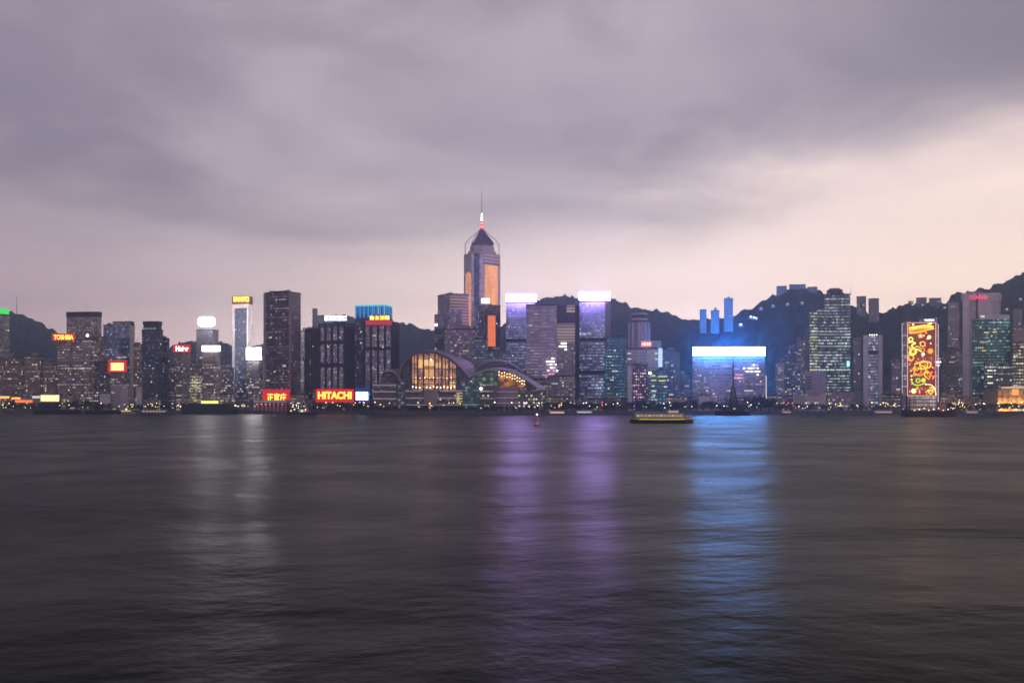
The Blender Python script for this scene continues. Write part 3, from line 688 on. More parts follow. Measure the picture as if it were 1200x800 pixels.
fv_ = t.m('FRACT', t.m('DIVIDE', s_.outputs[1], 3.6)); ln_ = t.m('LESS_THAN', fv_, .22)
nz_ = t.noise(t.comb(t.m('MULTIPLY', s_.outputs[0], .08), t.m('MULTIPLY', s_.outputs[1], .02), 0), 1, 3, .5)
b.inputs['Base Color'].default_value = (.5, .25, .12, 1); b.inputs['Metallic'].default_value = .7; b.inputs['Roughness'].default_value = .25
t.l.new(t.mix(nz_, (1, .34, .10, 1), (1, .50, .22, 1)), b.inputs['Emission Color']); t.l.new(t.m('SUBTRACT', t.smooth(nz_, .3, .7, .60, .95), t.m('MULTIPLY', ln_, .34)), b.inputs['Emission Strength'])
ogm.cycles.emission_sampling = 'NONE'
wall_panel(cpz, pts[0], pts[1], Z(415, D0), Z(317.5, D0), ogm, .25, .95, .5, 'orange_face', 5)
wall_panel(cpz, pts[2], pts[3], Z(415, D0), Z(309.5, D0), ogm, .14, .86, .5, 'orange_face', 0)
f_cptop = facade('facade_top_stripes', (.55, .46, .42), (.12, .10, .14), 5.0, 60, 0, .5, 8, .3, (1, .8, .7), row=.2)
wall_panel(cpz, pts[2], pts[3], Z(309, D0), zs-.5, f_cptop, .02, .98, .45, 'striped_band')
wall_panel(cpz, pts[1], pts[2], G0+80, zs-1, facade('facade_corner', (.05, .045, .12), (.10, .10, .20), 3.6, 2.6, .3, .3, 3, 1.0, (.95, .9, 1), row=.1), .25, .75, .4, 'corner_glazing')
tier1 = inset(pts, 6.2); z1 = Z(292, D0); MB().prism(tier1, zs, z1, 0, 0).build('cornice_tier', mat_basic('tier_tan', (.50, .40, .38), .7), cpz)
tier2 = inset(pts, 9.5); z2 = Z(286, D0); MB().prism(tier2, z1, z2, 0, 0).build('crown_tier', mat_basic('tier_mauve', (.42, .36, .37), .6), cpz)
tier3 = inset(pts, 11.5); z3 = Z(282, D0); MB().prism(tier3, z2, z3, 0, 0).build('crown_tier', mat_basic('tier_dark', (.12, .10, .14), .6), cpz)
ccx, ccy = base_of(pts)[0], base_of(pts)[1]
apx = X(564.6, D0+30)
pyr = [(apx+(p[0]-ccx), p[1]) for p in tier3]
nP = len(pyr); zA = Z(263.5, D0)
mk('pyramid_roof', [(p[0], p[1], z3) for p in pyr]+[(apx, ccy, zA)], [(i, (i+1) % nP, nP) for i in range(nP)]+[tuple(reversed(range(nP)))], mat_basic('pyramid_purple', (.20, .16, .25), .35, .5), cpz)
fr = MB(); pin = inset(pts, 2)
for p in (pin[0], pin[1], pin[2], pin[3]):
    top = (apx, ccy, zA-1)
    k1 = (p[0], p[1], zs); k2 = (p[0], p[1], Z(284, D0)); k3 = (p[0]+(apx-p[0])*.22, p[1]+(ccy-p[1])*.22, Z(277.5, D0))
    fr.path([k1, k2, k3, top], .6)
fr.build('crown_frame', mat_basic('frame_mauve', (.22, .18, .24), .5), cpz)
RW = [E('beacon_red', (1, .05, .05), 1.3), E('beacon_pale', (1, .7, .7), 1.2)]
for i in range(5):
    za_ = zA-2+i*2.5; MB().tube((apx, ccy, za_), (apx, ccy, za_+2.4), 2.9-.2*i, 2.9-.2*i, 8).build('beacon_ring', RW[i % 2], cpz)
MB().tube((apx, ccy, zA+10.5), (apx, ccy, Z(246, D0)), 1.6, .7, 8).build('beacon', E('beacon_hot', (1, .92, .85), 5), cpz)
MB().tube((apx, ccy, Z(246, D0)), (apx, ccy, Z(219, D0)), .65, .28, 6).build('spire', mat_basic('spire_grey', (.16, .15, .17), .6), cpz)

# 30 tower with orange neon bar
t30, z = tower('dark purple tower with one tall orange neon bar, right of the tallest tower', foot(561, 568, 586.5, 1480, 66), 358, 1480, facade('facade_darkpurple', (.05, .035, .08), (.05, .04, .09), 3.6, 2.6, .1, .3, 10, .6, (1, .7, .5)), lit=8, plant=False, side_lit=8)
q30 = foot(561, 568, 586.5, 1480, 66); wall_panel(t30, q30[1], q30[2], Z(405.5, 1480), Z(369.5, 1480), E('neon_orange', (1, .22, .05), 1.05), .20, .66, 1.0, 'neon_bar')
wall_panel(t30, q30[1], q30[2], Z(422, 1480), Z(412, 1480), MC['neon_orange'], .36, .50, .8, 'neon_bar')
sign(t30, 564.3, 573.5, 349.8, 355, 1475, E('sign_white2', (.95, .93, 1), 6)); frame_posts(t30, 565, 573, 350, 358, 1476, 2)
tower('teal-lit block at the foot of the tall orange neon bar', foot(556, 570, 572, 1440, 4), 397, 1440, facade('facade_teal_dark', (.03, .06, .09), (.03, .06, .10), 3.6, 2.4, .12, .3, 5, .6, (.5, .9, .9)), name='office_block', cat='office block', lit=14, lm=[COOL, YEL], plant=False)
tower('dark block with a few yellow lit floors right of the teal-lit block', foot(571, 590, 593, 1442, 4), 412, 1442, facade('facade_teal_dark2', (.03, .05, .08), (.03, .05, .09), 3.6, 2.4, .12, .3, 6, .7, (.7, .9, .6)), name='office_block', cat='office block', lit=14, lm=[YEL, COOL], plant=False)

# 31-33 the twin purple-white signs
PW = E('sign_violet', (.52, .32, 1.0), 72.0)
t31, z = tower('blue-grey glass tower under the left of the two glaring violet-white signs', foot(593, 627, 630, 1540, 4), 355, 1540, f_cool, lit=16, plant=False, bands=(398.5, 435.5), lm=[COOL, WHT])
sign(t31, 593.2, 628.6, 344.6, 353.4, 1535, PW); frame_posts(t31, 594, 628, 345, 356, 1536, 6)
added_halo_light(t31, 593, 629, 343.8, 1538, (.50, .38, 1.0), 8e4, 150, 4, 90)
t32, z = tower('wide purple-grey glass building with fine horizontal stripes', foot(616.5, 652.5, 654, 1420, 3), 357.5, 1420, f_pstripe, lit=8, plant=False, lm=[WHT, PNK], cluster=.6)
p32 = foot(616.5, 652.5, 654, 1420, 3)
def cluster(parent, x0, x1, y0, y1, D, n, mats, sz=(2.2, 1.7)):
    o = offs(parent)
    for _ in range(n):
        a = random.gauss((x0+x1)/2, (x1-x0)/3.6); c = random.gauss((y0+y1)/2, (y1-y0)/3.6)
        ob = bpy.data.objects.new('window', win_mesh(random.choice(mats), *sz)); col.objects.link(ob); ob.parent = parent
        ob.location = Vector((X(a, D), D, round(Z(c, D)/3.8)*3.8+.3))-o
cluster(t32, 641, 652, 421, 433, 1417.5, 34, [E('win_glint_hot', (1, .95, .9), 4.5, sample=False), WHT]); cluster(t32, 640, 652, 432, 441, 1417.5, 22, [PNK, E('win_glint_rose', (1, .35, .55), 1.2, sample=False)])  # reflections of lights across the harbour, put in as glowing panes
t32b, z = tower('grey block with a golden glass panel joined to the purple-striped building', foot(652.5, 674, 675, 1424, 3), 378.5, 1424, f_gray, plant=False, lit=6, parapet=False)
MB().prism(box_foot(653, 674, 1426, 30), z, Z(357, 1426), 0, 1).build('dark_upper_block', [mat_basic('upper_purple', (.05, .04, .08), .5), ROOF], t32b)
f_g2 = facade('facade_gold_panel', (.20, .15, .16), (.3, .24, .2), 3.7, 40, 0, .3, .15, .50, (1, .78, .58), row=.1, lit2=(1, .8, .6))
sign(t32b, 652.8, 673.6, 378.8, 402, 1424, f_g2, .8, 'golden_panel').data
sign(t32b, 664, 673.6, 357.5, 367, 1426, f_g2, .8, 'golden_panel')
cluster(t32b, 657, 664, 401, 408, 1421.5, 16, [MC['win_glint_hot']])  # white sparkle reflected in the glass, also built from glowing panes
tower('dark purple block filling the foot of the purple-striped building', foot(617, 643, 645, 1400, 4), 444, 1400, f_dark, name='office_block', cat='office block', lit=10, lm=[PNK, WHT])
tower('greyish block with vertical panels below the golden glass panel', foot(643.5, 672, 674, 1402, 4), 441, 1402, f_gray, name='office_block', cat='office block', lit=12, lm=[PNK, WHT])
tower('narrow dark slab between the golden panel and the right violet sign tower', foot(672.5, 679, 681, 1450, 4), 357, 1450, DARK, plant=False, parapet=False)
t33, z = tower('blue-grey glass tower under the right of the two glaring violet-white signs', foot(679, 709, 715.5, 1460, 14), 353.5, 1460, f_cool, mat_basic('side_blue', (.10, .09, .16), .5), lit=30, plant=False, bands=(397.5, 436), lm=[COOL, WHT], cluster=.7)
sign(t33, 678.6, 714.8, 342.3, 351.6, 1455, PW); added_halo_light(t33, 679, 714, 341.5, 1458, (.50, .38, 1.0), 2e5, 150, 4, 90); frame_posts(t33, 680, 714, 343, 354, 1456, 6)
# 34
tower('teal glass building with fine lit floors beside the right violet sign tower', foot(709.5, 731, 734.5, 1400, 8), 395, 1400, f_teal, lit=40, lm=[COOL, WHT], plant=False, cluster=.5)
# 35 round tower
rt = thing('round_tower', 'round pale ribbed tower with a ringed crown, on the slope behind', 'tower', (X(749, 1960), 1960, G0))
def ngon(px, D, r, n=20): return [(X(px, D)+r*math.cos(2*math.pi*i/n), D+r*math.sin(2*math.pi*i/n)) for i in range(n)]
rr = (X(761, 1960)-X(737, 1960))/2
MB().prism(ngon(749, 1960, rr), G0, Z(378, 1960), 0, 1).build('shaft', [facade('facade_round', (.40, .36, .44), (.12, .11, .18), 3.4, 2.8, .3, .2, 12, .8, (1, .85, .8)), ROOF], rt)
for i in range(10):
    a = 2*math.pi*i/10+.2; x, y = X(749, 1960)+(rr+.6)*math.cos(a), 1960+(rr+.6)*math.sin(a)
    MB().tube((x, y, G0), (x, y, Z(379, 1960)), 1.6, 1.6, 6).build('rib', PALE, rt)
MB().prism(ngon(749.5, 1960, rr*.66), Z(378, 1960), Z(374.8, 1960), 0, 0).build('crown_drum', DARK, rt)
MB().prism(ngon(749.5, 1960, rr*.76), Z(375.5, 1960), Z(373, 1960), 0, 0).build('crown_ring', PALE, rt)
MB().prism(ngon(749.5, 1960, rr*.70), Z(373, 1960), Z(369, 1960), 0, 0).build('crown_drum', DARK, rt)
MB().prism(ngon(749.5, 1960, rr*.76), Z(369, 1960), Z(367, 1960), 0, 0).build('crown_ring', PALE, rt)
# 36 complex
t36, z = tower('mauve concrete building with a small orange rooftop sign before the round tower', foot(734, 768, 777, 1390, 16), 408.5, 1390, f_pale, lit=6, plant=False, lm=[WHT])
sign(t36, 751, 763.5, 399.8, 406.2, 1392, E('sign_coral', (1, .16, .08), 1.3)); text(t36, '大 新 銀 行', 752.2, 762.5, 401.2, 405, 1390.2, MC['letter_pinkwhite'])
MB().prism(box_foot(762, 775, 1400, 18), z, Z(399, 1400), 0, 0).build('roof_block', CONC, t36)
MB().prism(box_foot(753.5, 760.5, 1392, 10), z, Z(405.5, 1392), 0, 0).build('roof_block', CONC, t36)
sign(t36, 771.5, 776.2, 408, 430, 1386, E('strip_white_blue', (.6, .8, 1), 1.2), .6, 'lit_strip')
for xa_ in (735.5, 767):
    for ya_ in (414, 420.5): sign(t36, xa_, xa_+4, ya_-.6, ya_+.7, 1386.5, WHT, .4, 'window')
tower('dark inset block full of pink-lit windows below the mauve building', foot(742, 759, 761, 1375, 4), 427, 1375, f_pdots, name='office_block', cat='office block', lit=40, lm=[PNK, E('win_lilac', (.9, .65, 1), 1.0, sample=False), WHT], plant=False)
tower('pale concrete pier block left of the pink-lit windows', foot(735.5, 740.5, 742, 1378, 4), 428, 1378, PALE, name='office_block', cat='office block', plant=False)
t36c, z = tower('dark blue-green block with bright yellow upper floors right of the pink windows', foot(760, 780, 783, 1370, 4), 434, 1370, f_teal, name='office_block', cat='office block', lit=12, lm=[COOL, YEL], plant=False)
for i, (a, c, y) in enumerate(((762.5, 768, 440), (771.5, 782, 441), (763, 769, 445.5), (772, 780, 446), (764, 767, 452), (778, 782, 453), (763, 769, 458), (765, 768, 463))):
    sign(t36c, a, c, y-.8, y+.8, 1369.4, YEL if i < 4 else WHT, .4, 'window')
MB().ball((X(761.5, 1368), 1367, Z(437, 1368)), 1.8).build('beacon', MC['beacon_white'], t36c)
tower('blue-lit office block left of the open blue hillside', foot(776.5, 792, 797, 1410, 12), 411, 1410, f_resb, name='office_block', cat='office block', lit=40, lm=[COOL, WHT])
tower('low blue-grey residential block left of the wide blue-sign building', foot(797.5, 808, 810, 1420, 8), 438, 1420, f_resb, name='apartment_block', cat='apartment block', lit=8, lm=[COOL])
# 39 wide with blue sign
t39, z = tower('very wide slab building under the long glaring blue-white sign', foot(811.5, 896.5, 903, 1330, 3), 418, 1330, facade('facade_wide', (.26, .24, .33), (.13, .12, .19), 3.6, 3.2, .04, .42, 8, .7, (.9, .88, 1), row=.5, metal=.3), lit=50, plant=False, parapet=False, lm=[COOL, WHT, E('win_lilac', (.9, .65, 1), 1.0)], cluster=.4)
BS = E('sign_blue', (.10, .37, 1.0), 56.0)
sign(t39, 812, 896.3, 406.6, 417, 1325, BS, 2.0); frame_posts(t39, 814, 894, 407, 419, 1326, 10)
added_halo_light(t39, 840, 868, 408, 1330, (.0, .26, 1.0), 1.3e6, 93, 6, 26, -10.5)  # added beam that turns the hillside and its haze blue
cluster(t39, 876, 892, 428, 438, 1328, 50, [MC['win_glint_hot'], WHT], (2.0, 1.5)); cluster(t39, 860, 869, 440, 447, 1328, 14, [MC['win_glint_rose'], WHT])
sign(t39, 897.3, 898.3, 440, 470, 1328, WHT, .5, 'lit_strip')
tower('small windowless pale block before the wide blue-sign building', foot(819, 832, 834, 1300, 6), 463.5, 1300, PALE, name='waterfront_building', cat='building', plant=False)
sf = tower('low dark service building below the wide blue-sign building', foot(850, 893, 896, 1305, 3), 467, 1305, f_dark, name='waterfront_building', cat='building', lit=6, plant=False)
# 40 residential cluster
for (a, c, y, D, f_, lb) in ((909, 919, 424, 1480, f_res, 'pinkish apartment tower right of the wide blue-sign building'),
        (919.5, 928, 418, 1520, f_resb, 'blue-lit apartment tower second from the wide blue-sign building'), (924, 934, 407, 1680, f_resb, 'blue-grey apartment tower behind the blue-lit pair'),
        (929, 938, 428, 1450, f_resb, 'apartment block with one column of white lit windows'), (934, 942, 398, 1720, f_res, 'mauve apartment tower with a square top above its neighbours'),
        (941, 949.5, 393, 1620, f_far, 'pale slender tower touching the stepped line-lit tower')):
    tower(lb, foot(a, c, c+1.6, D, 8), y, D, f_, name='apartment_tower', cat='apartment tower', lit=22, lm=[WHT, COOL, WARM], fh=3.0, ww=3.0)
# 41 stepped tower with lit lines
t41, z = tower('tall stepped tower with horizontal lines of greenish office light', foot(967, 996.5, 1000.5, 1540, 8), 345, 1540, f_lined, lit=55, lm=[WHT, COOL, YEL], plant=False, cluster=.7, fh=4.0, ww=2.4)
MB().prism(box_foot(973, 987.5, 1546, 18), z, Z(338.8, 1546), 0, 0).build('penthouse', mat_basic('penthouse_brown', (.10, .07, .07), .8), t41)
MB().prism(box_foot(974.5, 984.5, 1548, 14), Z(338.8, 1546), Z(337.2, 1546), 0, 0).build('penthouse', CONC, t41)
MB().prism(foot(957, 967.5, 969, 1542, 6), G0, Z(363, 1542), 0, 1).build('lower_wing', [f_lined, ROOF], t41)
MB().prism(foot(949, 958, 959, 1536, 6), G0, Z(366, 1536), 0, 1).build('lower_wing', [f_lined2, ROOF], t41)
p_ = foot(949, 958, 959, 1536, 6); lit_windows(t41, p_[0], p_[1], Z(440, 1536), Z(368, 1536), 26, [YEL, WHT], 4.0, 2.4, cluster=.5)
MB().tube((X(997, 1550), 1550, z), (X(997, 1550), 1550, z+15), .35, .15).build('antenna', STEEL, t41)
MB().box(X(992, 1538), X(995, 1538), 1535.5, 1536.8, Z(429, 1536), Z(423, 1536)).build('lit_panel', E('panel_cyan', (.3, .85, 1), 2.2), t41)
# 42 white blank block
t42, z = tower('blank pale square block standing on a lower building', foot(944, 968, 970, 1350, 4), 434.5, 1350, mat_basic('mauve_plaster', (.33, .29, .35), .8, var=.1), name='office_block', cat='office block', plant=False, parapet=False)
for i in range(5): sign(t42, 945, 951, 441+i*3.3, 442.6+i*3.3, 1349, mat_basic('louvre', (.05, .05, .07), .5), .2, 'louvre')
tower('wide low waterfront building in front of the blank pale block', foot(930, 968, 970, 1310, 4), 463, 1310, f_pale, name='waterfront_building', cat='building', lit=8, plant=False, parapet='pale')
t43, z = tower('low waterfront building with golden lamps on its terraces', foot(970, 1000, 1003, 1325, 4), 459, 1325, f_mauve, name='waterfront_building', cat='building', lit=20, lm=[YEL, WARM], plant=False)
# 44-46
tower('grey tower with a column of pink-white windows right of the stepped tower', foot(1000.5, 1009, 1013, 1500, 10), 399, 1500, f_far, lit=8, lm=[PNK, WHT])
t45, z = tower('blue glass tower framed by two pale vertical columns with roof lamps', foot(1012, 1034, 1039, 1380, 12), 393.5, 1380, f_blue, PALE, lit=10, plant=False, bands=(413,), lm=[COOL, WHT], parapet=False)
p45 = foot(1012, 1034, 1039, 1380, 12)
for f0, f1 in ((-.02, .22), (.78, 1.0)):
    a, b2 = Vector(p45[0]).lerp(Vector(p45[1]), f0), Vector(p45[0]).lerp(Vector(p45[1]), f1); d = (b2-a).normalized(); nn = Vector((d.y, -d.x))
    MB().prism([tuple(a+nn*1.8), tuple(b2+nn*1.8), tuple(b2-nn*.3), tuple(a-nn*.3)], G0, z+1, 0, 0).build('column', PALE, t45)
for i in range(4):
    P = Vector(p45[0]).lerp(Vector(p45[1]), .32+.12*i); MB().ball((P.x, P.y-1, z+1.3), .9).build('roof_lamp', E('lamp_w', (1, .95, .9), 3), t45)
tower('low grey block left of the building with the festive light mural', foot(1045, 1055, 1057, 1450, 8), 424, 1450, f_res, name='apartment_block', cat='apartment block', lit=8)
tower('dim block half hidden behind the pale-columned tower', foot(1000, 1010, 1013, 1420, 8), 457, 1420, f_pale, name='office_block', cat='office block', lit=4)

# 47 festive mural building
D7 = 1340
t47, z = tower('grey building covered by a tall festive mural of golden lights', foot(1057, 1099, 1106, D7, 14), 379, D7, f_mauve, lit=0, plant=False)
MB().prism(foot(1077, 1098, 1105.5, D7+14, 14), z, Z(372.5, D7+14), 0, 1).build('rear_block', [f_gray, ROOF], t47)
p47 = foot(1057, 1099, 1106, D7, 14); A47, B47 = Vector(p47[0]), Vector(p47[1]); d47 = (B47-A47).normalized(); n47 = Vector((d47.y, -d47.x)); L47 = (B47-A47).length
LINE = E('light_line', (1, .85, .9), .85, sample=False)
def P47(px, py, off=1.6):
    # point on the front wall seen at photo column px
    k = (px-600)/F; o = A47+n47*off; s_ = (k*o.y-o.x)/(d47.x-k*d47.y); q = o+d47*s_
    return Vector((q.x, q.y, CH+(HZ-py)/F*q.y))
def tri47(name, pts_, r, mat, off=1.8, closed=False):
    P = [P47(a, c, off) for a, c in pts_]
    if closed: P.append(P[0])
    return MB().path(P, r, 6).build(name, mat, t47)
# backing panel
q = [P47(1063.5, 463.5, 1.2), P47(1096.6, 463.5, 1.2), P47(1096.6, 378, 1.2), P47(1063.5, 378, 1.2)]
bk = Vector((-n47.x, -n47.y, 0))*.9
pm7 = bpy.data.materials.new('mural_backing'); pm7.use_nodes = True; t = NT(pm7.node_tree); b = pm7.node_tree.nodes['Principled BSDF']
tcn = t.new('ShaderNodeTexCoord'); nn_ = t.noise(tcn.outputs['Object'], .09, 3, .5)
t.l.new(t.mix(t.smooth(nn_, .35, .65), (1, .10, .06, 1), (1, .34, .03, 1)), b.inputs['Emission Color']); b.inputs['Emission Strength'].default_value = .22
b.inputs['Base Color'].default_value = (.06, .02, .02, 1)
mk('mural_panel', [tuple(v) for v in q]+[tuple(v+bk) for v in q], [(0, 1, 2, 3), (7, 6, 5, 4), (0, 4, 5, 1), (1, 5, 6, 2), (2, 6, 7, 3), (3, 7, 4, 0)], pm7, t47)
tri47('light_border', [(1063.5, 463.5), (1096.6, 463.5), (1096.6, 378), (1063.5, 378)], .38, E('light_rose', (1, .5, .45), 1.5, sample=False), closed=True)
for y in (379, 393, 404.5, 416.5, 428.5, 440.5, 452.5):
    tri47('light_line', [(1056.8, y), (1063, y)], .3, LINE, .6); tri47('light_line', [(1097.2, y), (1099, y)], .3, LINE, .6)
tri47('light_line', [(1057.2, 379), (1057.2, 466)], .3, LINE, .6)
c1_, c2_ = Vector(p47[1]), Vector(p47[2])
for f_ in (.15, .5, .95):
    P = c1_.lerp(c2_, f_); MB().tube((P.x+.6, P.y-.4, G0+8), (P.x+.6, P.y-.4, z-1), .3).build('light_line', LINE, t47)
for y in (385, 394, 405, 417, 429, 441, 453): 
    zz = Z(y, D7+6); MB().tube((c1_.x+.6, c1_.y-.4, zz), (c2_.x+.6, c2_.y-.4, zz), .25).build('light_line', LINE, t47)
GO = E('motif_gold', (1, .50, .04), 2.3, sample=False); OR = E('motif_orange', (1, .27, .03), 1.9, sample=False); CR = E('motif_cream', (1, .72, .35), 2.6, sample=False)
GR = E('motif_green', (.45, 1, .08), 1.6, sample=False); PU = E('motif_magenta', (1, .05, .35), 1.2, sample=False); YE = E('motif_yellow', (1, .8, .12), 2.8, sample=False)
def mc(cx_, cy_): return 1045+cx_/6.4, 365+cy_/6.4      # mural sketch coordinates
def ring(name, cx_, cy_, r, mat, th=.5, n=14, a0=0, a1=360):
    return tri47(name, [mc(cx_+r*math.cos(R(a0+(a1-a0)*i/n)), cy_+r*math.sin(R(a0+(a1-a0)*i/n))) for i in range(n+1)], th, mat, 2.0)
def disc(name, cx_, cy_, r, mat):
    x, y = mc(cx_, cy_); P = P47(x, y, 2.0); return MB().ball(tuple(P), r/6.4*D7/F, 10, sz=1.0).build(name, mat, t47)
def curve(name, pts_, mat, th=.5): 
    out2 = []
    for i in range(len(pts_)-1):
        p0 = pts_[max(i-1, 0)]; p1 = pts_[i]; p2 = pts_[i+1]; p3 = pts_[min(i+2, len(pts_)-1)]
        for k in range(5):
            u = k/5
            out2.append(tuple(.5*((2*p1[j])+(-p0[j]+p2[j])*u+(2*p0[j]-5*p1[j]+4*p2[j]-p3[j])*u*u+(-p0[j]+3*p1[j]-3*p2[j]+p3[j])*u**3) for j in (0, 1)))
    out2.append(pts_[-1]); return tri47(name, [mc(*p) for p in out2], th, mat, 2.0)
for k in range(4): curve('light_ribbon', [(128, 122+k*9), (190, 112+k*8), (250, 104+k*8), (312, 112+k*6)], (YE, GO, GO, OR)[k], .62)
curve('light_ribbon', [(128, 158), (190, 152), (250, 140), (318, 128)], GO, .7); curve('light_ribbon', [(135, 166), (200, 160), (260, 147)], OR, .6)
for (a, c, r, mt) in ((160, 98, 8, CR), (131, 102, 7, OR), (280, 94, 12, GO), (281, 192, 15, CR), (235, 320, 13, CR), (258, 160, 8, OR), (292, 239, 6, CR), (238, 514, 16, GO), (165, 595, 19, CR), (208, 607, 8, OR), (258, 600, 9, OR), (148, 482, 7, CR), (300, 455, 7, OR), (233, 583, 6, PU), (147, 425, 6, PU)):
    disc('light_bauble', a, c, r, mt)
for (a, c, r, mt) in ((143, 208, 15, YE), (232, 243, 18, GO), (143, 346, 21, GO), (198, 517, 15, GR), (160, 300, 24, YE), (160, 300, 14, GO), (196, 445, 26, OR), (240, 400, 30, GO), (290, 296, 18, OR), (290, 296, 9, GO), (232, 288, 14, OR)):
    ring('light_ring', a, c, r, mt, .6)
for i in range(5):
    pass
star = []
for i in range(11): rr_ = 20 if i % 2 == 0 else 9; a = R(-90+i*36); star.append((216+rr_*math.cos(a), 182+rr_*math.sin(a)))
tri47('light_star', [mc(*p) for p in star], .6, OR, 2.0); disc('light_bauble', 216, 184, 9, CR)
curve('light_swirl', [(122, 232), (150, 228), (178, 238), (150, 252), (165, 275), (200, 285), (222, 300)], YE, .7)
curve('light_swirl', [(124, 260), (140, 285), (130, 315), (150, 330)], GO, .6); curve('light_swirl', [(175, 262), (200, 262), (215, 275)], GO, .55)
curve('light_swirl', [(190, 350), (215, 372), (240, 350), (225, 335)], PU, .6); curve('light_swirl', [(280, 345), (300, 352), (296, 372)], PU, .6)
curve('light_swirl', [(170, 395), (200, 385), (240, 378), (285, 380), (292, 410), (262, 425), (225, 430), (200, 425)], GO, .8)
curve('light_swirl', [(165, 440), (180, 470), (215, 480), (240, 460), (265, 445), (292, 470), (275, 510)], OR, .8)
curve('light_swirl', [(215, 400), (245, 415), (255, 440), (245, 475), (268, 500)], GO, .7); curve('light_swirl', [(175, 405), (170, 425), (195, 440)], GO, .6)
curve('light_swirl', [(300, 480), (318, 490), (305, 505), (320, 480)], OR, .6); curve('light_swirl', [(325, 400), (330, 430), (322, 460)], PU, .5)
curve('light_swirl', [(148, 520), (165, 545), (200, 552), (240, 540), (262, 545)], GR, .65); curve('light_swirl', [(250, 548), (290, 548), (322, 575), (332, 628)], CR, .55)
curve('light_swirl', [(282, 570), (303, 570), (308, 600), (290, 618), (278, 600), (290, 580)], GO, .75)
cluster(t47, 1096.5, 1101, 421, 432, D7-2.5, 14, [WHT, MC['win_glint_hot']], (1.2, 1.4)); cluster(t47, 1085, 1096, 374.5, 377, D7-2, 14, [MC['win_glint_hot']], (2.0, 1.3))
wall_panel(t47, p47[0], p47[1], G0+1, Z(465, D7), facade('facade_shopfront', (.3, .26, .25), (.3, .26, .22), 4.2, 3, .1, .25, 1.2, 1.5, (1, .75, .6), row=.3), .17, .95, 1.4, 'shopfront')

rb_ = random.Random(5)
for _ in range(46):
    a, c = rb_.uniform(128, 322), rb_.uniform(175, 622)
    disc('light_bauble', a, c, rb_.uniform(3.5, 7.5), rb_.choice((GO, OR, CR, OR, PU, PU)))
for _ in range(14):
    a, c = rb_.uniform(135, 300), rb_.uniform(190, 600); ring('light_ring', a, c, rb_.uniform(6, 11), rb_.choice((GO, OR, PU)), .4, 10)
# 48-53
tower('mauve apartment tower far behind, left of the pale tower with pink letters', foot(1111, 1124, 1128, 2000, 12), 354, 2000, f_res, name='apartment_tower', cat='apartment tower', lit=26, lm=[WARM, WHT], fh=3.0, ww=3.2, base=G0)
t49, z = tower('pale grey concrete tower with pink letters near its top', foot(1128.5, 1172, 1177.5, 1540, 8), 344, 1540, f_pale, lit=4, plant=False, parapet='pale')
p49 = foot(1128.5, 1172, 1177.5, 1540, 8)
for f0, f1 in ((-.01, .16), (.36, .40), (.40, .62), (.98, 1.0)):
    a, b2 = Vector(p49[0]).lerp(Vector(p49[1]), f0), Vector(p49[0]).lerp(Vector(p49[1]), f1); d = (b2-a).normalized(); nn = Vector((d.y, -d.x))
    MB().prism([tuple(a+nn*1.5), tuple(b2+nn*1.5), tuple(b2-nn*.3), tuple(a-nn*.3)], G0, z-.02, 0, 0).build('pier', PALE if f0 != .36 else mat_basic('mauve_groove', (.10, .07, .09), .8), t49)
MB().prism([tuple(Vector(p)) for p in inset(p49, -1.9)], Z(351.5, 1540), z+.5, 0, 0).build('top_band', PALE, t49)
text(t49, 'CONRAD', 1136.5, 1157.5, 346, 350.6, 1534, E('letter_pink', (1, .06, .16), 1.5, sample=False), bold=.03)
t50, z = tower('dark green glass building with a pale flat roof and a few bright floors', foot(1140, 1183, 1186.5, 1400, 8), 373.5, 1400, f_green, lit=50, lm=[COOL, YEL, E('win_dimgreen', (.6, 1, .8), .5, sample=False)], plant=False, parapet=False, cluster=.6)
MB().prism(foot(1148, 1183, 1186.5, 1402, 8), z, Z(368.5, 1402), 0, 0).build('roof_block', PALE, t50)
sign(t50, 1149, 1153.5, 369.5, 372, 1398, WHT, .6, 'roof_lamp')
for (a, c, y) in ((1163, 1168, 389), (1153, 1159, 389.5), (1164, 1167, 386)): sign(t50, a, c, y-.7, y+.7, 1399, YEL, .6, 'window')
t51, z = tower('black glass block before the dark green glass building', foot(1154, 1170, 1172, 1345, 6), 426, 1345, f_black, name='office_block', cat='office block', lit=6, lm=[COOL], plant=False)
for (a, c, y) in ((1157, 1163, 434), (1164.5, 1167, 434), (1157, 1161, 441), (1157, 1163, 441.3), (1157.3, 1163.5, 448.6), (1159, 1161.5, 462), (1156, 1158.5, 466)): sign(t51, a, c, y-.7, y+.7, 1344.4, E('win_limewhite', (.85, 1, .7), 1.5, sample=False), .4, 'window')
t52, z = tower('brown-topped dark tower with rows of yellow windows at the right edge', foot(1187.5, 1236, 1240, 1380, 5), 384, 1380, facade('facade_right_edge', (.05, .04, .035), (.04, .035, .03), 3.9, 3, .1, .4, 3.5, 1.3, (1, .9, .5), row=.8), lit=40, lm=[YEL, WHT], plant=False)
wall_panel(t52, foot(1187.5, 1236, 1240, 1380, 5)[0], foot(1187.5, 1236, 1240, 1380, 5)[1], Z(400, 1380), Z(385, 1380), facade('facade_right_top', (.28, .22, .22), (.15, .12, .12), 4, 30, 0, .5, 9, .3, (1, .8, .6)), .01, .99, .5, 'upper_band')
tower('dark block wedged between black glass and the right-edge tower', foot(1170, 1187, 1189, 1360, 5), 428, 1360, f_black, name='office_block', cat='office block', lit=4, lm=[YEL], plant=False)
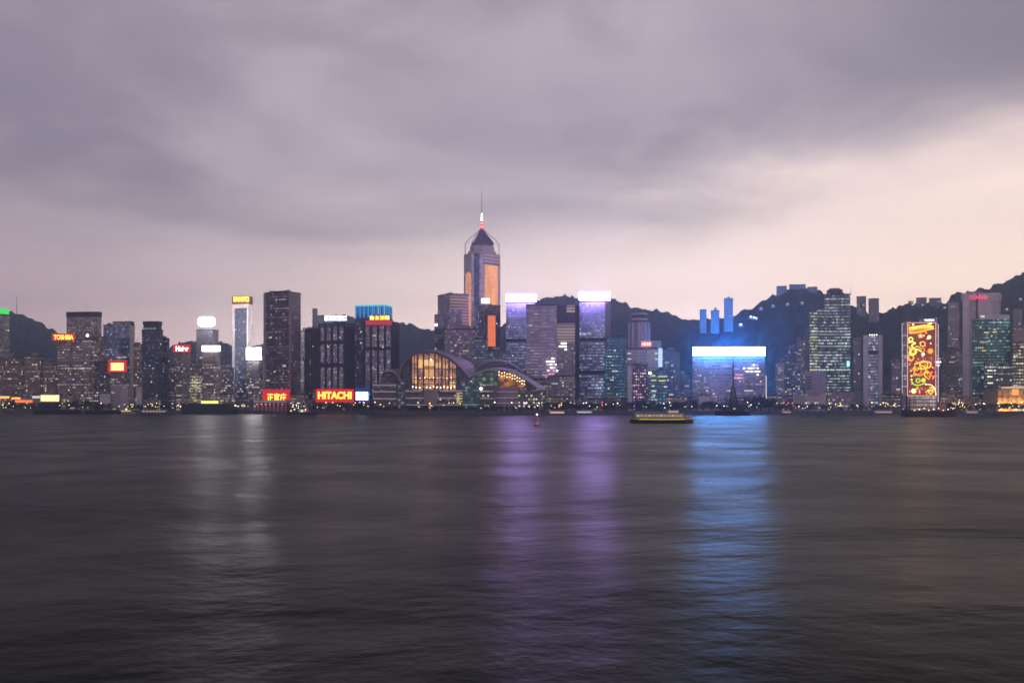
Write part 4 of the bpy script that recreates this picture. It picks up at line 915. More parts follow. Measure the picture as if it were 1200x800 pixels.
# 53 golden low hall
gh = thing('floodlit_hall', 'low hall floodlit gold with an arcade of white lights at the right edge', 'hall', (X(1195, 1290), 1300, G0))
gm_ = bpy.data.materials.new('gold_wash'); gm_.use_nodes = True; t = NT(gm_.node_tree); b = gm_.node_tree.nodes['Principled BSDF']
b.inputs['Base Color'].default_value = (.38, .28, .17, 1); b.inputs['Roughness'].default_value = .7
MB().prism(box_foot(1169, 1230, 1290, 40), G0, Z(457, 1290), 0, 0).build('wall', gm_, gh)
MB().prism(inset(box_foot(1169, 1230, 1290, 40), -2.5), Z(457, 1290), Z(455, 1290), 0, 0).build('roof', mat_basic('roof_olive', (.2, .19, .16), .6), gh)
MB().prism(box_foot(1184, 1224, 1300, 24), Z(455, 1290), Z(452.5, 1290), 0, 0).build('roof_lantern', E('lantern_glow', (1, .72, .4), .8), gh)
sign(gh, 1186, 1193.5, 455.8, 463, 1288.4, E('gold_panel', (1, .42, .10), 1.3), .5, 'lit_panel')
for xx_ in (1172, 1182, 1192, 1204, 1216):
    ld = bpy.data.lights.new('floodlight', 'AREA'); ld.size = 3; ld.energy = 9000; ld.color = (1, .52, .14)
    fo = bpy.data.objects.new('floodlight', ld); col.objects.link(fo); fo.parent = gh
    fo.location = Vector((X(xx_, 1282), 1282, G0+1.5))-offs(gh); fo.rotation_euler = (R(125), 0, 0)
for i in range(8): x0_ = 1184.5+i*3.2; sign(gh, x0_, x0_+2.0, 479.2, 482, 1286, MC['window_white'], .5, 'lamp')
for i in range(10):
    x_ = X(1170+i*6, 1289); MB().box(x_-.5, x_+.5, 1288, 1289.8, G0, Z(457.3, 1290)).build('column', gm_, gh)
sign(gh, 1169, 1230, 468, 469, 1288.2, E('cornice_lamp', (1, .48, .12), .7), .4, 'lit_cornice')
sign(gh, 1169, 1230, 475, 475.8, 1288.2, MC['cornice_lamp'], .4, 'lit_cornice')

# hilltop and hillside buildings
for i, (a, c, y, yb, D, lb) in enumerate(((820, 828, 363, 383, 2480, 'lone pale tower on the dip of the wooded ridge'), (833, 843, 364, 383, 2460, 'pale tower with a low shoulder on the ridge, middle of three'),
        (848.5, 859, 350, 381, 2440, 'tallest pale tower on the wooded ridge, right of three'), (1004, 1015, 347.5, 372, 2640, 'pale apartment block on the ridge behind the stepped line-lit tower'),
        (1018, 1030, 350, 370, 2500, 'blank pale block just below the ridge line'), (1074, 1086, 349, 360, 2660, 'low wide apartment building on the ridge above the festive mural'),
        (1089, 1103, 349.5, 360, 2660, 'low flat building on the ridge right of another like it'), (1188, 1198, 362, 385, 2100, 'faint apartment tower on the slope behind the right-edge tower'),
        (910, 922, 335.5, 345, 2680, 'left wing of buildings crowning the highest wooded peak'), (925, 944, 333.5, 345, 2685, 'long low building crowning the highest wooded peak'),
        (946, 958, 336.5, 345, 2682, 'small block on the right shoulder of the highest wooded peak'))):
    tower(lb, foot(a, c, c+1.5, D, 8, 20), y, D, f_far, name='hillside_building', cat='building', lit=5, lm=[WARM, WHT], base=Z(yb, D)-14, plant=(i < 3), fh=3.2, ww=3)
hl = 0
for (x, y, D) in ((906, 358, 2500), (923, 356, 2520), (940, 354.5, 2530), (880, 371, 2350), (883.5, 371.8, 2350), (886, 372.5, 2352), (892, 361, 2480), (1012, 357, 2560), (1068, 354, 2600), (1081, 357, 2560), (1107, 360, 2450), (1180, 362, 2300), (1196, 350, 2400), (995, 375, 2200), (868, 380, 2200)):
    hs = thing('hillside_house', 'tiny lit house among the dark trees of the hill', 'house', (X(x, D), D, Z(y, D)-3), 'lit houses scattered over the hillside')
    MB().box(X(x, D)-4, X(x, D)+4, D, D+8, Z(y, D)-5, Z(y, D)+2).build('wall', CONC, hs)
    MB().box(X(x, D)-5, X(x, D)+5, D-1, D+9, Z(y, D)+2, Z(y, D)+2.8).build('roof', DARK, hs)
    MB().box(X(x, D)-1.6, X(x, D)+1.6, D-.5, D-.1, Z(y, D)-1.6, Z(y, D)+1.2).build('window', MC['win_glint_hot'] if x < 890 else WHT, hs)

# ------------------------------------------------------------------ CONVENTION HALL on the point
HV = thing('exhibition_centre', 'exhibition centre with wing-shaped roofs and a glowing orange arched glass hall', 'exhibition centre', (X(500, 1230), 1230, G0))
rfm = mat_basic('wing_roof', (.30, .28, .29), .6, 0, var=.12, vs_=.05)
rfd = mat_basic('roof_edge', (.20, .18, .20), .4, .4)
def W(px, py, D): return Vector((X(px, D), D, Z(py, D)))
def smoothp(pl, n=24):
    outp = []
    L = [0]
    for a, c in zip(pl, pl[1:]): L.append(L[-1]+math.dist(a, c))
    for i in range(n+1):
        s = L[-1]*i/n; k = 0
        while k < len(L)-2 and L[k+1] < s: k += 1
        u = (s-L[k])/(L[k+1]-L[k]); p0 = pl[max(k-1, 0)]; p1 = pl[k]; p2 = pl[k+1]; p3 = pl[min(k+2, len(pl)-1)]
        outp.append(tuple(.5*((2*p1[j])+(-p0[j]+p2[j])*u+(2*p0[j]-5*p1[j]+4*p2[j]-p3[j])*u*u+(-p0[j]+3*p1[j]-3*p2[j]+p3[j])*u**3) for j in (0, 1)))
    return outp
def loft(name, profs, th, mat, parent, n=24):
    rows = [[W(x, y, D) for x, y in smoothp(pl, n)] for pl, D in profs]
    V = []; Fc = []; k = n+1; m_ = len(rows)
    for r in rows: V += [tuple(v) for v in r]
    for r in rows: V += [(v.x, v.y, v.z-th) for v in r]
    o = m_*k
    for j in range(m_-1):
        for i in range(n):
            a = j*k+i; Fc.append((a, a+1, a+k+1, a+k)); Fc.append((o+a, o+a+k, o+a+k+1, o+a+1))
    for i in range(n): Fc.append((i, o+i, o+i+1, i+1)); a = (m_-1)*k+i; Fc.append((a, a+1, o+a+1, o+a))
    for j in range(m_-1): a = j*k; Fc.append((a, a+k, o+a+k, o+a)); a += n; Fc.append((a, o+a, o+a+k, a+k))
    return mk(name, V, Fc, mat, parent, smooth=False)
DA = 1200
archA = [(467.6, 443), (469.5, 433), (473, 425), (478, 418.5), (486, 413.8), (495, 411.6), (505, 411.6), (515, 414), (526, 419.3), (535, 426.2), (542.5, 434), (548.5, 442.5)]
archB = [(470, 443), (472, 432), (476, 424), (481, 417.5), (489, 412.4), (498, 410.2), (509, 410.0), (520, 412), (532, 416.3), (543, 421.8), (551.5, 428.5), (557, 438)]
archC = [(478, 443), (481, 433), (486, 426), (491, 420), (498, 416), (505, 414), (515, 413.6), (526, 415.2), (538, 418.5), (549, 423), (558, 428.5), (564, 436)]
loft('arched_roof', [(archA, DA), (archB, DA+45), (archC, DA+110)], 2.2, rfm, HV)
sA = smoothp(archA, 30)
rim = MB().path([W(x, y+.4, DA-.8) for x, y in sA], 1.0, 6); rim.build('roof_rim', rfd, HV)
def fillwall(name, top, yb, D, th, mat, parent):
    n = len(top); V = []; Fc = []; U = []
    for dd_ in (0, th):
        for x, y in top: V.append(tuple(Vector((X(x, D), D+dd_, Z(y, D)))))
        for x, y in top: V.append(tuple(Vector((X(x, D), D+dd_, Z(yb, D)))))
    o = 2*n
    for i in range(n-1):
        Fc.append((i, n+i, n+i+1, i+1)); Fc.append((o+i, o+i+1, o+n+i+1, o+n+i)); Fc.append((i, i+1, o+i+1, o+i)); Fc.append((n+i, o+n+i, o+n+i+1, n+i+1))
    Fc.append((0, o, o+n, n)); Fc.append((n-1, 2*n-1, o+2*n-1, o+n-1))
    for f in Fc: U.append([(V[i][0]-X(400, D), V[i][2]) for i in f])
    return mk(name, V, Fc, mat, parent, U)
dg = facade('facade_hall_glass', (.03, .03, .035), (.025, .03, .035), 4, 3, .06, .15, 24, .3, (1, .7, .4), row=.05, metal=.5)
yb_ = 461
fillwall('end_wall', [(x, y+1.6) for x, y in sA if x <= 483], 470, DA+6, 2, dg, HV)
fillwall('end_wall', [(x, y+1.6) for x, y in sA if x >= 534], 462, DA+6, 2, dg, HV)
# lit interior seen through glass
im = bpy.data.materials.new('hall_interior'); im.use_nodes = True; t = NT(im.node_tree); b = im.node_tree.nodes['Principled BSDF']
uvn = t.new('ShaderNodeUVMap'); s_ = t.new('ShaderNodeSeparateXYZ'); t.l.new(uvn.outputs[0], s_.inputs[0])
ni = t.noise(t.comb(t.m('MULTIPLY', s_.outputs[0], .10), t.m('MULTIPLY', s_.outputs[1], .16), 0), 1, 4, .6)
wi = t.new('ShaderNodeTexWhiteNoise'); t.l.new(t.comb(t.m('FLOOR', t.m('DIVIDE', s_.outputs[0], 4.0)), t.m('FLOOR', t.m('DIVIDE', s_.outputs[1], 5.0)), 2.0), wi.inputs[0])
st_ = t.m('ADD', t.smooth(ni, .38, .62, .03, .46), t.m('MULTIPLY', t.m('POWER', wi.outputs[0], 4), .35))
t.l.new(st_, b.inputs['Emission Strength']); t.l.new(t.mix(ni, (1, .20, .02, 1), (1, .45, .08, 1)), b.inputs['Emission Color']); b.inputs['Base Color'].default_value = (.10, .05, .02, 1)
hallt = [(x, y+1.9) for x, y in sA if 481.5 <= x <= 535.5]
fillwall('lit_interior', hallt, 457.3, DA+16, 1, im, HV)
for (x0_, x1_, y0_, y1_, st__, cl_) in ((490, 495.5, 421, 431, 1.1, (1, .52, .11)), (498, 508.5, 432, 443, .9, (1, .40, .06)), (497, 508.5, 421.5, 428.5, 1.2, (1, .58, .14)), (510.5, 517, 425, 431, .8, (1, .55, .14)), (519, 525, 427, 431.5, .7, (1, .5, .12)),
                                    (485.5, 490, 445, 450, 1.0, (1, .5, .15)), (527, 532.5, 447, 453, 1.1, (1, .5, .15))):
    MB().box(X(x0_, 1214), X(x1_, 1214), 1213, 1213.6, Z(y1_, 1214), Z(y0_, 1214)).build('lit_ceiling_panel', E('hallpanel_%g' % st__, cl_, st__, sample=False), HV)
hlm = E('hall_lamp', (1, .72, .4), 5.0)
for i in range(13): x_ = 483.5+i*4.1; MB().ball((X(x_, 1206), 1207, Z(453+(i*7 % 3)*.5, 1206)), .75, 6).build('hall_lamp', hlm, HV)
for i in range(9): x_ = 487+i*5.2; MB().ball((X(x_, 1206), 1210, Z(442.3+(i % 2)*.7, 1206)), .55, 6).build('hall_lamp', hlm, HV)
MB().ball((X(505, 1206), 1207, Z(421.3, 1206)), 1.0, 6).build('hall_lamp', hlm, HV)
mulm = mat_basic('mullion_dark', (.03, .025, .025), .5)
def arch_y(x):
    for a, c in zip(sA, sA[1:]):
        if a[0] <= x <= c[0]: return a[1]+(c[1]-a[1])*(x-a[0])/(c[0]-a[0])
    return 443
for i, x_ in enumerate((482, 485.7, 489.5, 496.2, 502.5, 509.6, 513.8, 517.8, 522, 526.2, 530.5, 535)):
    w_ = .75 if i in (3, 5, 7, 9, 2) else .35
    MB().box(X(x_, DA+5)-w_, X(x_, DA+5)+w_, DA+4.2, DA+5.4, Z(457.6, DA), Z(arch_y(x_)+1.8, DA)).build('mullion', mulm, HV)
for y_ in (431.7, 443.6, 449.5):
    xs_ = [x for x, y in sA if y < y_-2]; xa_ = max(482, min(xs_) if xs_ else 482); xb_ = min(535, max(xs_) if xs_ else 535)
    MB().box(X(xa_, DA+5), X(xb_, DA+5), DA+4.4, DA+5.2, Z(y_+.35, DA), Z(y_-.35, DA)).build('transom', mulm, HV)
gp = bpy.data.materials.new('clear_glass'); gp.use_nodes = True; t = NT(gp.node_tree); t.n.clear()
o_ = t.new('ShaderNodeOutputMaterial'); mx_ = t.new('ShaderNodeMixShader'); tr = t.new('ShaderNodeBsdfTransparent'); gs = t.new('ShaderNodeBsdfGlossy'); fz = t.new('ShaderNodeFresnel')
gs.inputs['Roughness'].default_value = .05; t.l.new(fz.outputs[0], mx_.inputs[0]); t.l.new(tr.outputs[0], mx_.inputs[1]); t.l.new(gs.outputs[0], mx_.inputs[2]); t.l.new(mx_.outputs[0], o_.inputs[0])
fillwall('glass_wall', hallt, 457.3, DA+5.6, .1, gp, HV)
# podium floors
whb = mat_basic('balcony_white', (.72, .70, .74), .6, var=.08, vs_=.1)
podg = facade('facade_podium', (.08, .08, .09), (.05, .05, .06), 4.5, 3, .1, .2, 12, .35, (1, .8, .5), row=.2)
def blk(name, x0, x1, y0, y1, D, dep, mat): return MB().prism(box_foot(x0, x1, D, dep), max(G0, Z(y1, D)), Z(y0, D), 0, 1).build(name, [mat, ROOF], HV)
blk('podium', 474, 542, 457.5, 482, 1196, 60, podg)
for i, y_ in enumerate((458.2, 466.3)):
    blk('balcony_band', 475, 494 if i == 0 else 541.5, y_-.9, y_+.8, 1191, 6, whb)
blk('balcony_band', 516, 541.5, 457.3, 459, 1191.02, 6, whb)
blk('balcony_band', 476, 540, 473.6, 475, 1190, 7, whb)
blk('entrance_block', 497, 512, 456.6, 474, 1189, 8, CONC)
for i in range(8): sign(HV, 535, 538.5 if i % 2 else 542, 460.2+i*1.6, 461+i*1.6, 1190.5, YEL, .4, 'lit_landing')
blk('glass_stair_tower', 541.5, 562, 449, 480, 1194, 50, facade('facade_green_stair', (.02, .045, .05), (.02, .05, .055), 3, 3, .05, .2, 9, .5, (.6, .9, .7), row=.5, metal=.5))
# left wing
blk('left_wing', 438.5, 463, 449, 482, 1196, 70, podg)
for y_ in (451.2, 459, 467): blk('balcony_band', 437.5, 464, y_-.9, y_+.9, 1191, 6, whb)
blk('recess', 463, 474.5, 444, 482, 1202, 60, facade('facade_recess', (.03, .035, .04), (.03, .035, .045), 3.5, 3, .05, .2, 8, .5, (.6, .8, 1), metal=.4))
lw = [(446, 449), (446.5, 440), (449, 435.3), (453, 433.6), (458, 433.2), (463, 435.2), (467.5, 441)]
lw2 = [(449, 446), (450, 438.5), (453, 434.5), (457, 432.8), (463, 431.8), (468, 432.2), (474, 435)]
loft('wing_roof', [(lw, 1196), (lw2, 1250)], 1.8, rfm, HV, 14)
fillwall('end_wall', [(x, y+1.4) for x, y in smoothp(lw, 12)], 450, 1202, 2, dg, HV)
# right rear arch
ra = [(554, 441), (557, 433), (562, 427), (569, 423.3), (579, 421.8), (590, 423), (600, 426.5), (609, 432), (618, 440)]
ra2 = [(548, 441), (546, 433), (548, 427), (553, 423.4), (562, 421.3), (576, 420.6), (590, 421.8), (601, 425.5), (612, 434)]
loft('wing_roof', [(ra, 1268), (ra2, 1330)], 1.8, rfm, HV, 20)
fillwall('end_wall', [(x, y+1.4) for x, y in smoothp(ra, 16)], 455, 1274, 2, facade('facade_rear_glass', (.03, .035, .05), (.03, .04, .06), 3.2, 40, 0, .3, 8, .4, (.6, .8, 1), metal=.5), HV)
blk('upper_deck', 598, 622, 438, 482, 1262, 50, f_dark)
# right front wing
rw = [(548.5, 442), (552, 439.5), (560, 436), (570, 433.4), (582, 432), (594, 433.6), (605, 437.5), (616, 444), (626, 451), (636, 456.5)]
rw2 = [(552, 440), (556, 437), (564, 433.6), (574, 431.4), (586, 430.4), (598, 432), (609, 436), (620, 442), (630, 448.5), (640, 453.5)]
loft('front_wing_roof', [(rw, 1188), (rw2, 1230)], 1.3, mat_basic('wing_white', (.36, .34, .35), .6, 0), HV, 24)
sR = smoothp(rw, 30)
fillwall('green_glass_wall', [(x, y+1.2) for x, y in sR if 551 <= x <= 585], 451.5, 1196, 2, facade('facade_greenwall', (.02, .04, .035), (.03, .06, .05), 5, 4, .06, .12, 6, .5, (.5, .8, .4), row=.3, metal=.3), HV)
fillwall('truss_hall_glow', [(x, y+1.2) for x, y in sR if 584 <= x <= 617], 453.5, 1200, 2, im, HV)
tm = mat_basic('truss', (.20, .12, .06), .5)
tt_ = [(x, y) for x, y in sR if 584 <= x <= 617]
tz = MB()
for i, (a, c) in enumerate(zip(tt_, tt_[1:])):
    tz.tube(W(a[0], a[1]+2, 1196), W(c[0], c[1]+7.5, 1196), .35); tz.tube(W(a[0], a[1]+7, 1196), W(c[0], c[1]+2.5, 1196), .35)
tz.build('roof_truss', tm, HV)
for i, (x, y) in enumerate(tt_): 
    for k in range(2): MB().ball((X(x, 1196), 1195, Z(y+3.5+k*3.6+(i % 2), 1196)), .6, 6).build('hall_lamp', hlm, HV)
blk('right_podium', 562, 606, 450.5, 482, 1200, 45, podg)
for y_ in (451, 458.5, 466.6): blk('balcony_band', 562.5, 578, y_-.8, y_+.8, 1191, 6, whb)
drum = [(X(594, 1200)+math.cos(R(a))*12.5, 1204+math.sin(R(a))*13) for a in range(0, 360, 18)]
MB().prism(drum, G0, Z(453.5, 1191), 0, 1).build('curved_podium', [mat_basic('mauve_stone', (.26, .22, .27), .7, var=.1), ROOF], HV)
for zz in (459, 466, 472): MB().prism([(X(594, 1200)+math.cos(R(a))*13.4, 1204+math.sin(R(a))*13.9) for a in range(0, 360, 18)], Z(zz+.6, 1191), Z(zz-.6, 1191), 0, 0).build('balcony_band', whb, HV)
blk('east_block', 604, 634, 458, 482, 1200, 30, podg)
p_ = box_foot(604, 634, 1200, 30); lit_windows(HV, p_[0], p_[1], G0+2, Z(459, 1200), 34, [YEL, WHT, WARM], 3.6, 2.6)
p_ = box_foot(562, 606, 1200, 30); lit_windows(HV, p_[0], p_[1], G0+2, Z(452, 1200), 18, [YEL, WHT], 3.6, 2.6)
p_ = box_foot(474, 542, 1196, 30); lit_windows(HV, p_[0], p_[1], G0+2, Z(459, 1196), 10, [WARM, WHT], 3.6, 2.6)
MB().ball((X(563.7, 1189), 1189, Z(455.3, 1189)), 1.6).build('floodlight', E('flood_green', (.9, 1, .75), 5), HV)
tower('small dark block with yellow lit windows right of the exhibition centre', foot(628, 641, 643, 1330, 5), 451, 1330, facade('facade_small_lit', (.06, .05, .05), (.05, .05, .04), 3.8, 3, .2, .3, 3, 1.0, (1, .9, .6)), name='office_block', cat='office block', lit=16, lm=[YEL, WARM], plant=False)

# ------------------------------------------------------------------ waterfront pieces
def shoreD(px):
    for (a, Da), (c, Dc) in zip(SHORE, SHORE[1:]):
        if a <= px <= c: return Da+(Dc-Da)*(px-a)/(c-a)
    return 1258
# shop row at the far left
sr = thing('shop_row', 'low waterfront shop row with orange light strips at the left edge', 'shops', (X(20, 1515), 1515, G0))
MB().prism(box_foot(-15, 46, 1512, 12), G0, Z(465, 1512), 0, 1).build('wall', [f_brown, ROOF], sr)
for (a, c, y0_, y1_, mt) in ((-10, 11, 464, 466.6, E('strip_orange', (1, .42, .08), 2.2)), (14, 24, 465.5, 467.5, MC['strip_orange']), (18, 38, 468.5, 471.5, E('strip_redorange', (1, .22, .06), 1.5)), (38, 47, 463.6, 466.5, WHT)):
    sign(sr, a, c, y0_, y1_, 1510, mt, 1, 'light_strip')
lp = thing('lit_pavilion', 'bright yellow-white glass pavilion on the quay at the left', 'pavilion', (X(58, 1508), 1510, G0))
MB().prism(box_foot(47, 70, 1507, 14), Z(471, 1507), Z(462, 1507), 0, 0).build('wall', mat_basic('pavilion_frame', (.3, .28, .2), .6), lp)
for i in range(4): a = 47.8+i*5.5; sign(lp, a, a+4.9, 462.8, 470, 1506.4, E('pavilion_glow', (1, .88, .42), 2.0), .5, 'window')
MB().prism(box_foot(46, 71, 1505, 18), Z(462, 1507), Z(461.2, 1507), 0, 0).build('roof', CONC, lp)
MB().prism(box_foot(47, 70, 1508, 12), G0, Z(471, 1507), 0, 0).build('plinth', DARK, lp)

# low background blocks filling the foot of the city
fill_specs = [(20, 40, 462, 1530), (72, 84, 462, 1500), (168, 188, 468, 1495), (188, 206, 452, 1560), (206, 222, 466, 1498), (258, 274, 462, 1490), (276, 290, 466, 1470), (340, 360, 462, 1390), (352, 368, 468, 1370),
              (414, 440, 470, 1345), (640, 668, 466, 1300), (676, 706, 468, 1320), (706, 736, 468, 1330), (780, 812, 466, 1350), (896, 932, 464, 1345), (1034, 1058, 462, 1340), (1102, 1128, 460, 1360), (1126, 1156, 466, 1345), (1104, 1140, 408, 1660)]
names_ = ['left of the glass pavilion', 'right of the glass pavilion', 'under the dark blue tower', 'right of the dark blue tower', 'under the pink-white lettered sign', 'right of the yellow-green strip', 'under the square white sign',
          'right of the Chinese billboard', 'left of the wide red billboard', 'under the white-blue screen', 'right of the exhibition centre', 'under the right violet sign', 'under the teal glass building', 'left of the small windowless block',
          'under the pinkish apartment towers', 'left of the festive mural', 'right of the festive mural', 'under the pale tower with pink letters', 'behind, between mural and pale tower']
for i, ((a, c, y, D), nm) in enumerate(zip(fill_specs, names_)):
    tower('low dark block with small lit windows '+nm, foot(a, c, c+1.2, D, 4), y, D, (f_dark, f_brown, f_gray)[i % 3], name='low_block', cat='low block', lit=12 if i < 18 else 26, lm=[WARM, WHT, YEL], plant=False)

# ferry pier under the chinese sign
fp_ = thing('ferry_pier', 'low ferry pier with pale flat roof lit red below the Chinese billboard', 'pier', (X(315, 1350), 1355, 0))
MB().box(X(296, 1345), X(338, 1345), 1335, 1370, 1.2, 2.6).build('deck', CONC, fp_)
MB().box(X(298, 1345), X(336, 1345), 1340, 1366, Z(471.5, 1345), Z(468.6, 1345)).build('roof', WHITE, fp_)
MB().box(X(300, 1345), X(334, 1345), 1345, 1362, 2.6, Z(471.5, 1345)).build('wall', mat_basic('pier_red', (.30, .05, .04), .6), fp_)
for i in range(9): x_ = X(299+i*4.6, 1345); MB().box(x_-.35, x_+.35, 1340.5, 1341.5, 2.6, Z(471.5, 1345)).build('post', WHITE, fp_)
for i in range(7): MB().ball((X(301+i*5, 1342), 1342, Z(473.5, 1342)), .7, 6).build('lamp', E('lamp_pinkred', (1, .25, .15), 3), fp_)

# street lamps
lamp_hot = {'warm': E('streetlamp_warm', (1, .55, .2), 4.5), 'white': E('streetlamp_white', (1, .88, .75), 4.5), 'red': E('streetlamp_red', (1, .12, .08), 4), 'gold': E('streetlamp_gold', (1, .75, .25), 5)}
LP = {}
def lamp_proto(kind):
    t_ = bpy.data.objects.new('street_lamp', None); col.objects.link(t_); OFF[t_.name] = Vector((0, 0, 0))
    MB().tube((0, 0, 0), (0, 0, 8.2), .14, .09).tube((0, 0, 8.1), (0, -1.3, 8.5), .08).build('pole', STEEL, t_)
    MB().ball((0, -1.5, 8.4), .62, 8, sz=.8).build('lamp_head', lamp_hot[kind], t_)
    return t_
def copy_tree(o, parent=None):
    c = o.copy(); col.objects.link(c); c.parent = parent
    for ch in o.children: copy_tree(ch, c)
    return c
segs = [(0, 46, 10, 8, 'gold', 'at the quay before the brown apartment blocks'), (62, 128, 6, 12, 'white', 'on the dark quay left of the pale pink building'), (138, 160, 6, 4, 'gold', 'above the lit boat at the left'), (170, 196, 9, 6, 'gold', 'under the dark blue tower'),
        (200, 280, 4, 10, 'white', 'behind the dark green barge'), (280, 298, 3, 2, 'gold', 'left of the ferry pier'), (340, 372, 8, 8, 'white', 'right of the ferry pier'), (372, 436, 16, 12, 'warm', 'along the quay under the wide red billboard'), (436, 560, 16, 10, 'warm', 'before the exhibition centre'),
        (562, 640, 12, 10, 'white', 'before the exhibition centre right wing'), (640, 678, 8, 10, 'warm', 'under the purple-striped building'), (678, 736, 9, 10, 'white', 'under the right violet sign tower'), (700, 712, 3, 8, 'red', 'under the teal glass building'), (738, 812, 7, 12, 'white', 'behind the passing ferry'),
        (820, 900, 8, 10, 'white', 'under the wide blue-sign building'), (904, 935, 6, 8, 'red', 'under the pinkish apartment towers'), (935, 972, 6, 8, 'white', 'before the wide low pale building'), (972, 1056, 18, 12, 'gold', 'before the golden terraces'), (1098, 1130, 10, 10, 'warm', 'right of the festive mural'),
        (1122, 1152, 7, 10, 'gold', 'under the pale tower with pink letters'), (1152, 1198, 8, 8, 'white', 'before the golden hall')]
for (a, c, n, dep, kind, lb) in segs:
    for i in range(n):
        px = a+(c-a)*random.random(); D = shoreD(px)+6+random.random()*dep
        if kind not in LP: LP[kind] = lamp_proto(kind); o = LP[kind]
        else: o = copy_tree(LP[kind])
        o.location = (X(px, D), D, G0); s_ = .45+random.random()*.8; hs_ = random.choice((.55, .7, .8, 1.0, 1.15)); o.scale = (hs_, hs_, s_)
        o['label'] = '%s street lamp %s' % ({'gold': 'golden', 'warm': 'orange', 'white': 'white', 'red': 'red'}[kind], lb); o['category'] = 'street lamp'; o['group'] = 'street lamps '+lb

# trees
leafm = mat_basic('foliage', (.030, .045, .025), .9, var=.5, vs_=.5)
barkm = mat_basic('bark', (.06, .045, .035), .9)
def crown_mesh(seed, n=520):
    rnd = random.Random(seed); V = []; Fc = []
    lobes = [(rnd.uniform(-2.6, 2.6), rnd.uniform(-2.6, 2.6), rnd.uniform(4.0, 8.2), rnd.uniform(1.6, 2.8)) for _ in range(8)]
    for _ in range(n):
        cx_, cy_, cz_, r = rnd.choice(lobes); v = Vector((rnd.gauss(0, 1), rnd.gauss(0, 1), rnd.gauss(0, .8))).normalized()*r*rnd.uniform(.55, 1.08)
        p = Vector((cx_, cy_, cz_))+v; s = rnd.uniform(.28, .62); a = Vector((rnd.gauss(0, 1), rnd.gauss(0, 1), rnd.gauss(0, 1))).normalized(); b_ = a.orthogonal().normalized()
        k = len(V); V += [tuple(p+a*s), tuple(p+b_*s*.7), tuple(p-a*s), tuple(p-b_*s*.7)]; Fc.append((k, k+1, k+2, k+3))
    return V, Fc
TP = []
for sd in range(4):
    e = bpy.data.objects.new('tree', None); col.objects.link(e); OFF[e.name] = Vector((0, 0, 0))
    V, Fc = crown_mesh(sd+20); mk('crown', V, Fc, leafm, e)
    tb = MB().tube((0, 0, 0), (.1, 0, 3.4), .38, .24)
    for k in range(4): a = k*1.6+sd; tb.tube((.1, 0, 3.2), (1.9*math.cos(a), 1.9*math.sin(a), 5.6), .17, .07)
    tb.build('trunk', barkm, e); TP.append([e, False])
tsegs = [(2, 60, 9, 'before the brown apartment blocks', 1), (66, 130, 12, 'on the quay left of the pale pink building', 1.1), (150, 206, 10, 'under the dark blue tower', .9), (340, 372, 7, 'right of the ferry pier', .8), (372, 440, 16, 'under the wide red billboard', .8), (440, 560, 26, 'in the row before the glowing arched hall', .62), (562, 632, 12, 'before the exhibition centre right wing', .6),
         (640, 700, 14, 'under the purple-striped building', .95), (702, 740, 9, 'under the teal glass building', 1.0), (742, 812, 16, 'behind the passing ferry', 1.1), (812, 850, 9, 'left of the floating crane', 1.0), (882, 904, 8, 'clump right of the floating crane', 1.45), (904, 970, 12, 'before the wide low pale building', .8), (972, 1050, 12, 'before the golden terraces', .7),
         (1104, 1168, 12, 'right of the festive mural', .8), (1166, 1200, 8, 'before the golden hall', .9)]
for (a, c, n, lb, sc_) in tsegs:
    for i in range(n):
        px = a+(c-a)*(i+.5)/n+random.uniform(-1, 1)*(c-a)/n*.4; D = shoreD(px)+10+random.random()*14
        T = random.choice(TP)
        if not T[1]: o = T[0]; T[1] = True
        else: o = copy_tree(T[0])
        s_ = sc_*(.8+.45*random.random()); o.location = (X(px, D), D, G0); o.scale = (s_*1.1, s_*1.1, s_); o.rotation_euler = (0, 0, random.random()*6.28)
        o['label'] = 'dark leafy tree '+lb; o['category'] = 'tree'; o['group'] = 'trees '+lb
for T in TP:
    if not T[1]:
        for ch in list(T[0].children): bpy.data.objects.remove(ch)
        bpy.data.objects.remove(T[0])

# ------------------------------------------------------------------ boats
def hull_mesh(L, Bm, H, bow=.22, stern=.06, z0=-.5, sheer=.6, n=14):
    V = []; Fc = []
    for i in range(n+1):
        u = i/n; x = -L/2+L*u
        wd = Bm/2*min(1, (u/stern)**.5 if u < stern else 1, ((1-u)/bow)**.6 if 1-u < bow else 1); wd = max(wd, .05)
        zt = H+sheer*(abs(2*u-1)**3)
        V += [(x, -wd, zt), (x, -wd*.82, z0), (x, wd*.82, z0), (x, wd, zt)]
    for i in range(n):
        a = i*4; b_ = a+4
        for k in range(3): Fc.append((a+k, a+k+1, b_+k+1, b_+k))
        Fc.append((a+3, a, b_, b_+3))
    Fc.append((3, 2, 1, 0)); a = n*4; Fc.append((a, a+1, a+2, a+3)); return V, Fc
def boat(name, label, cat, px0, px1, yw, Bm, H, hm_, flip=False, **kw):
    D = CH*F/(yw-HZ); L = X(px1, D)-X(px0, D); cxp = (X(px0, D)+X(px1, D))/2
    t_ = thing(name, label, cat, (cxp, D, 0)); V, Fc = hull_mesh(L, Bm, H, **kw)
    if flip: V = [(-x, -y, z_) for x, y, z_ in V]
    mk('hull', [(x+cxp, y+D, z_) for x, y, z_ in V], Fc, hm_, t_); return t_, D, L, cxp
def bb(p, nm, x0, x1, y0, y1, z0, z1, mt): return MB().box(x0, x1, y0, y1, z0, z1).build(nm, mt, p)
blk_h = mat_basic('hull_black', (.015, .014, .016), .5); grn_h = mat_basic('hull_green', (.012, .04, .028), .6)
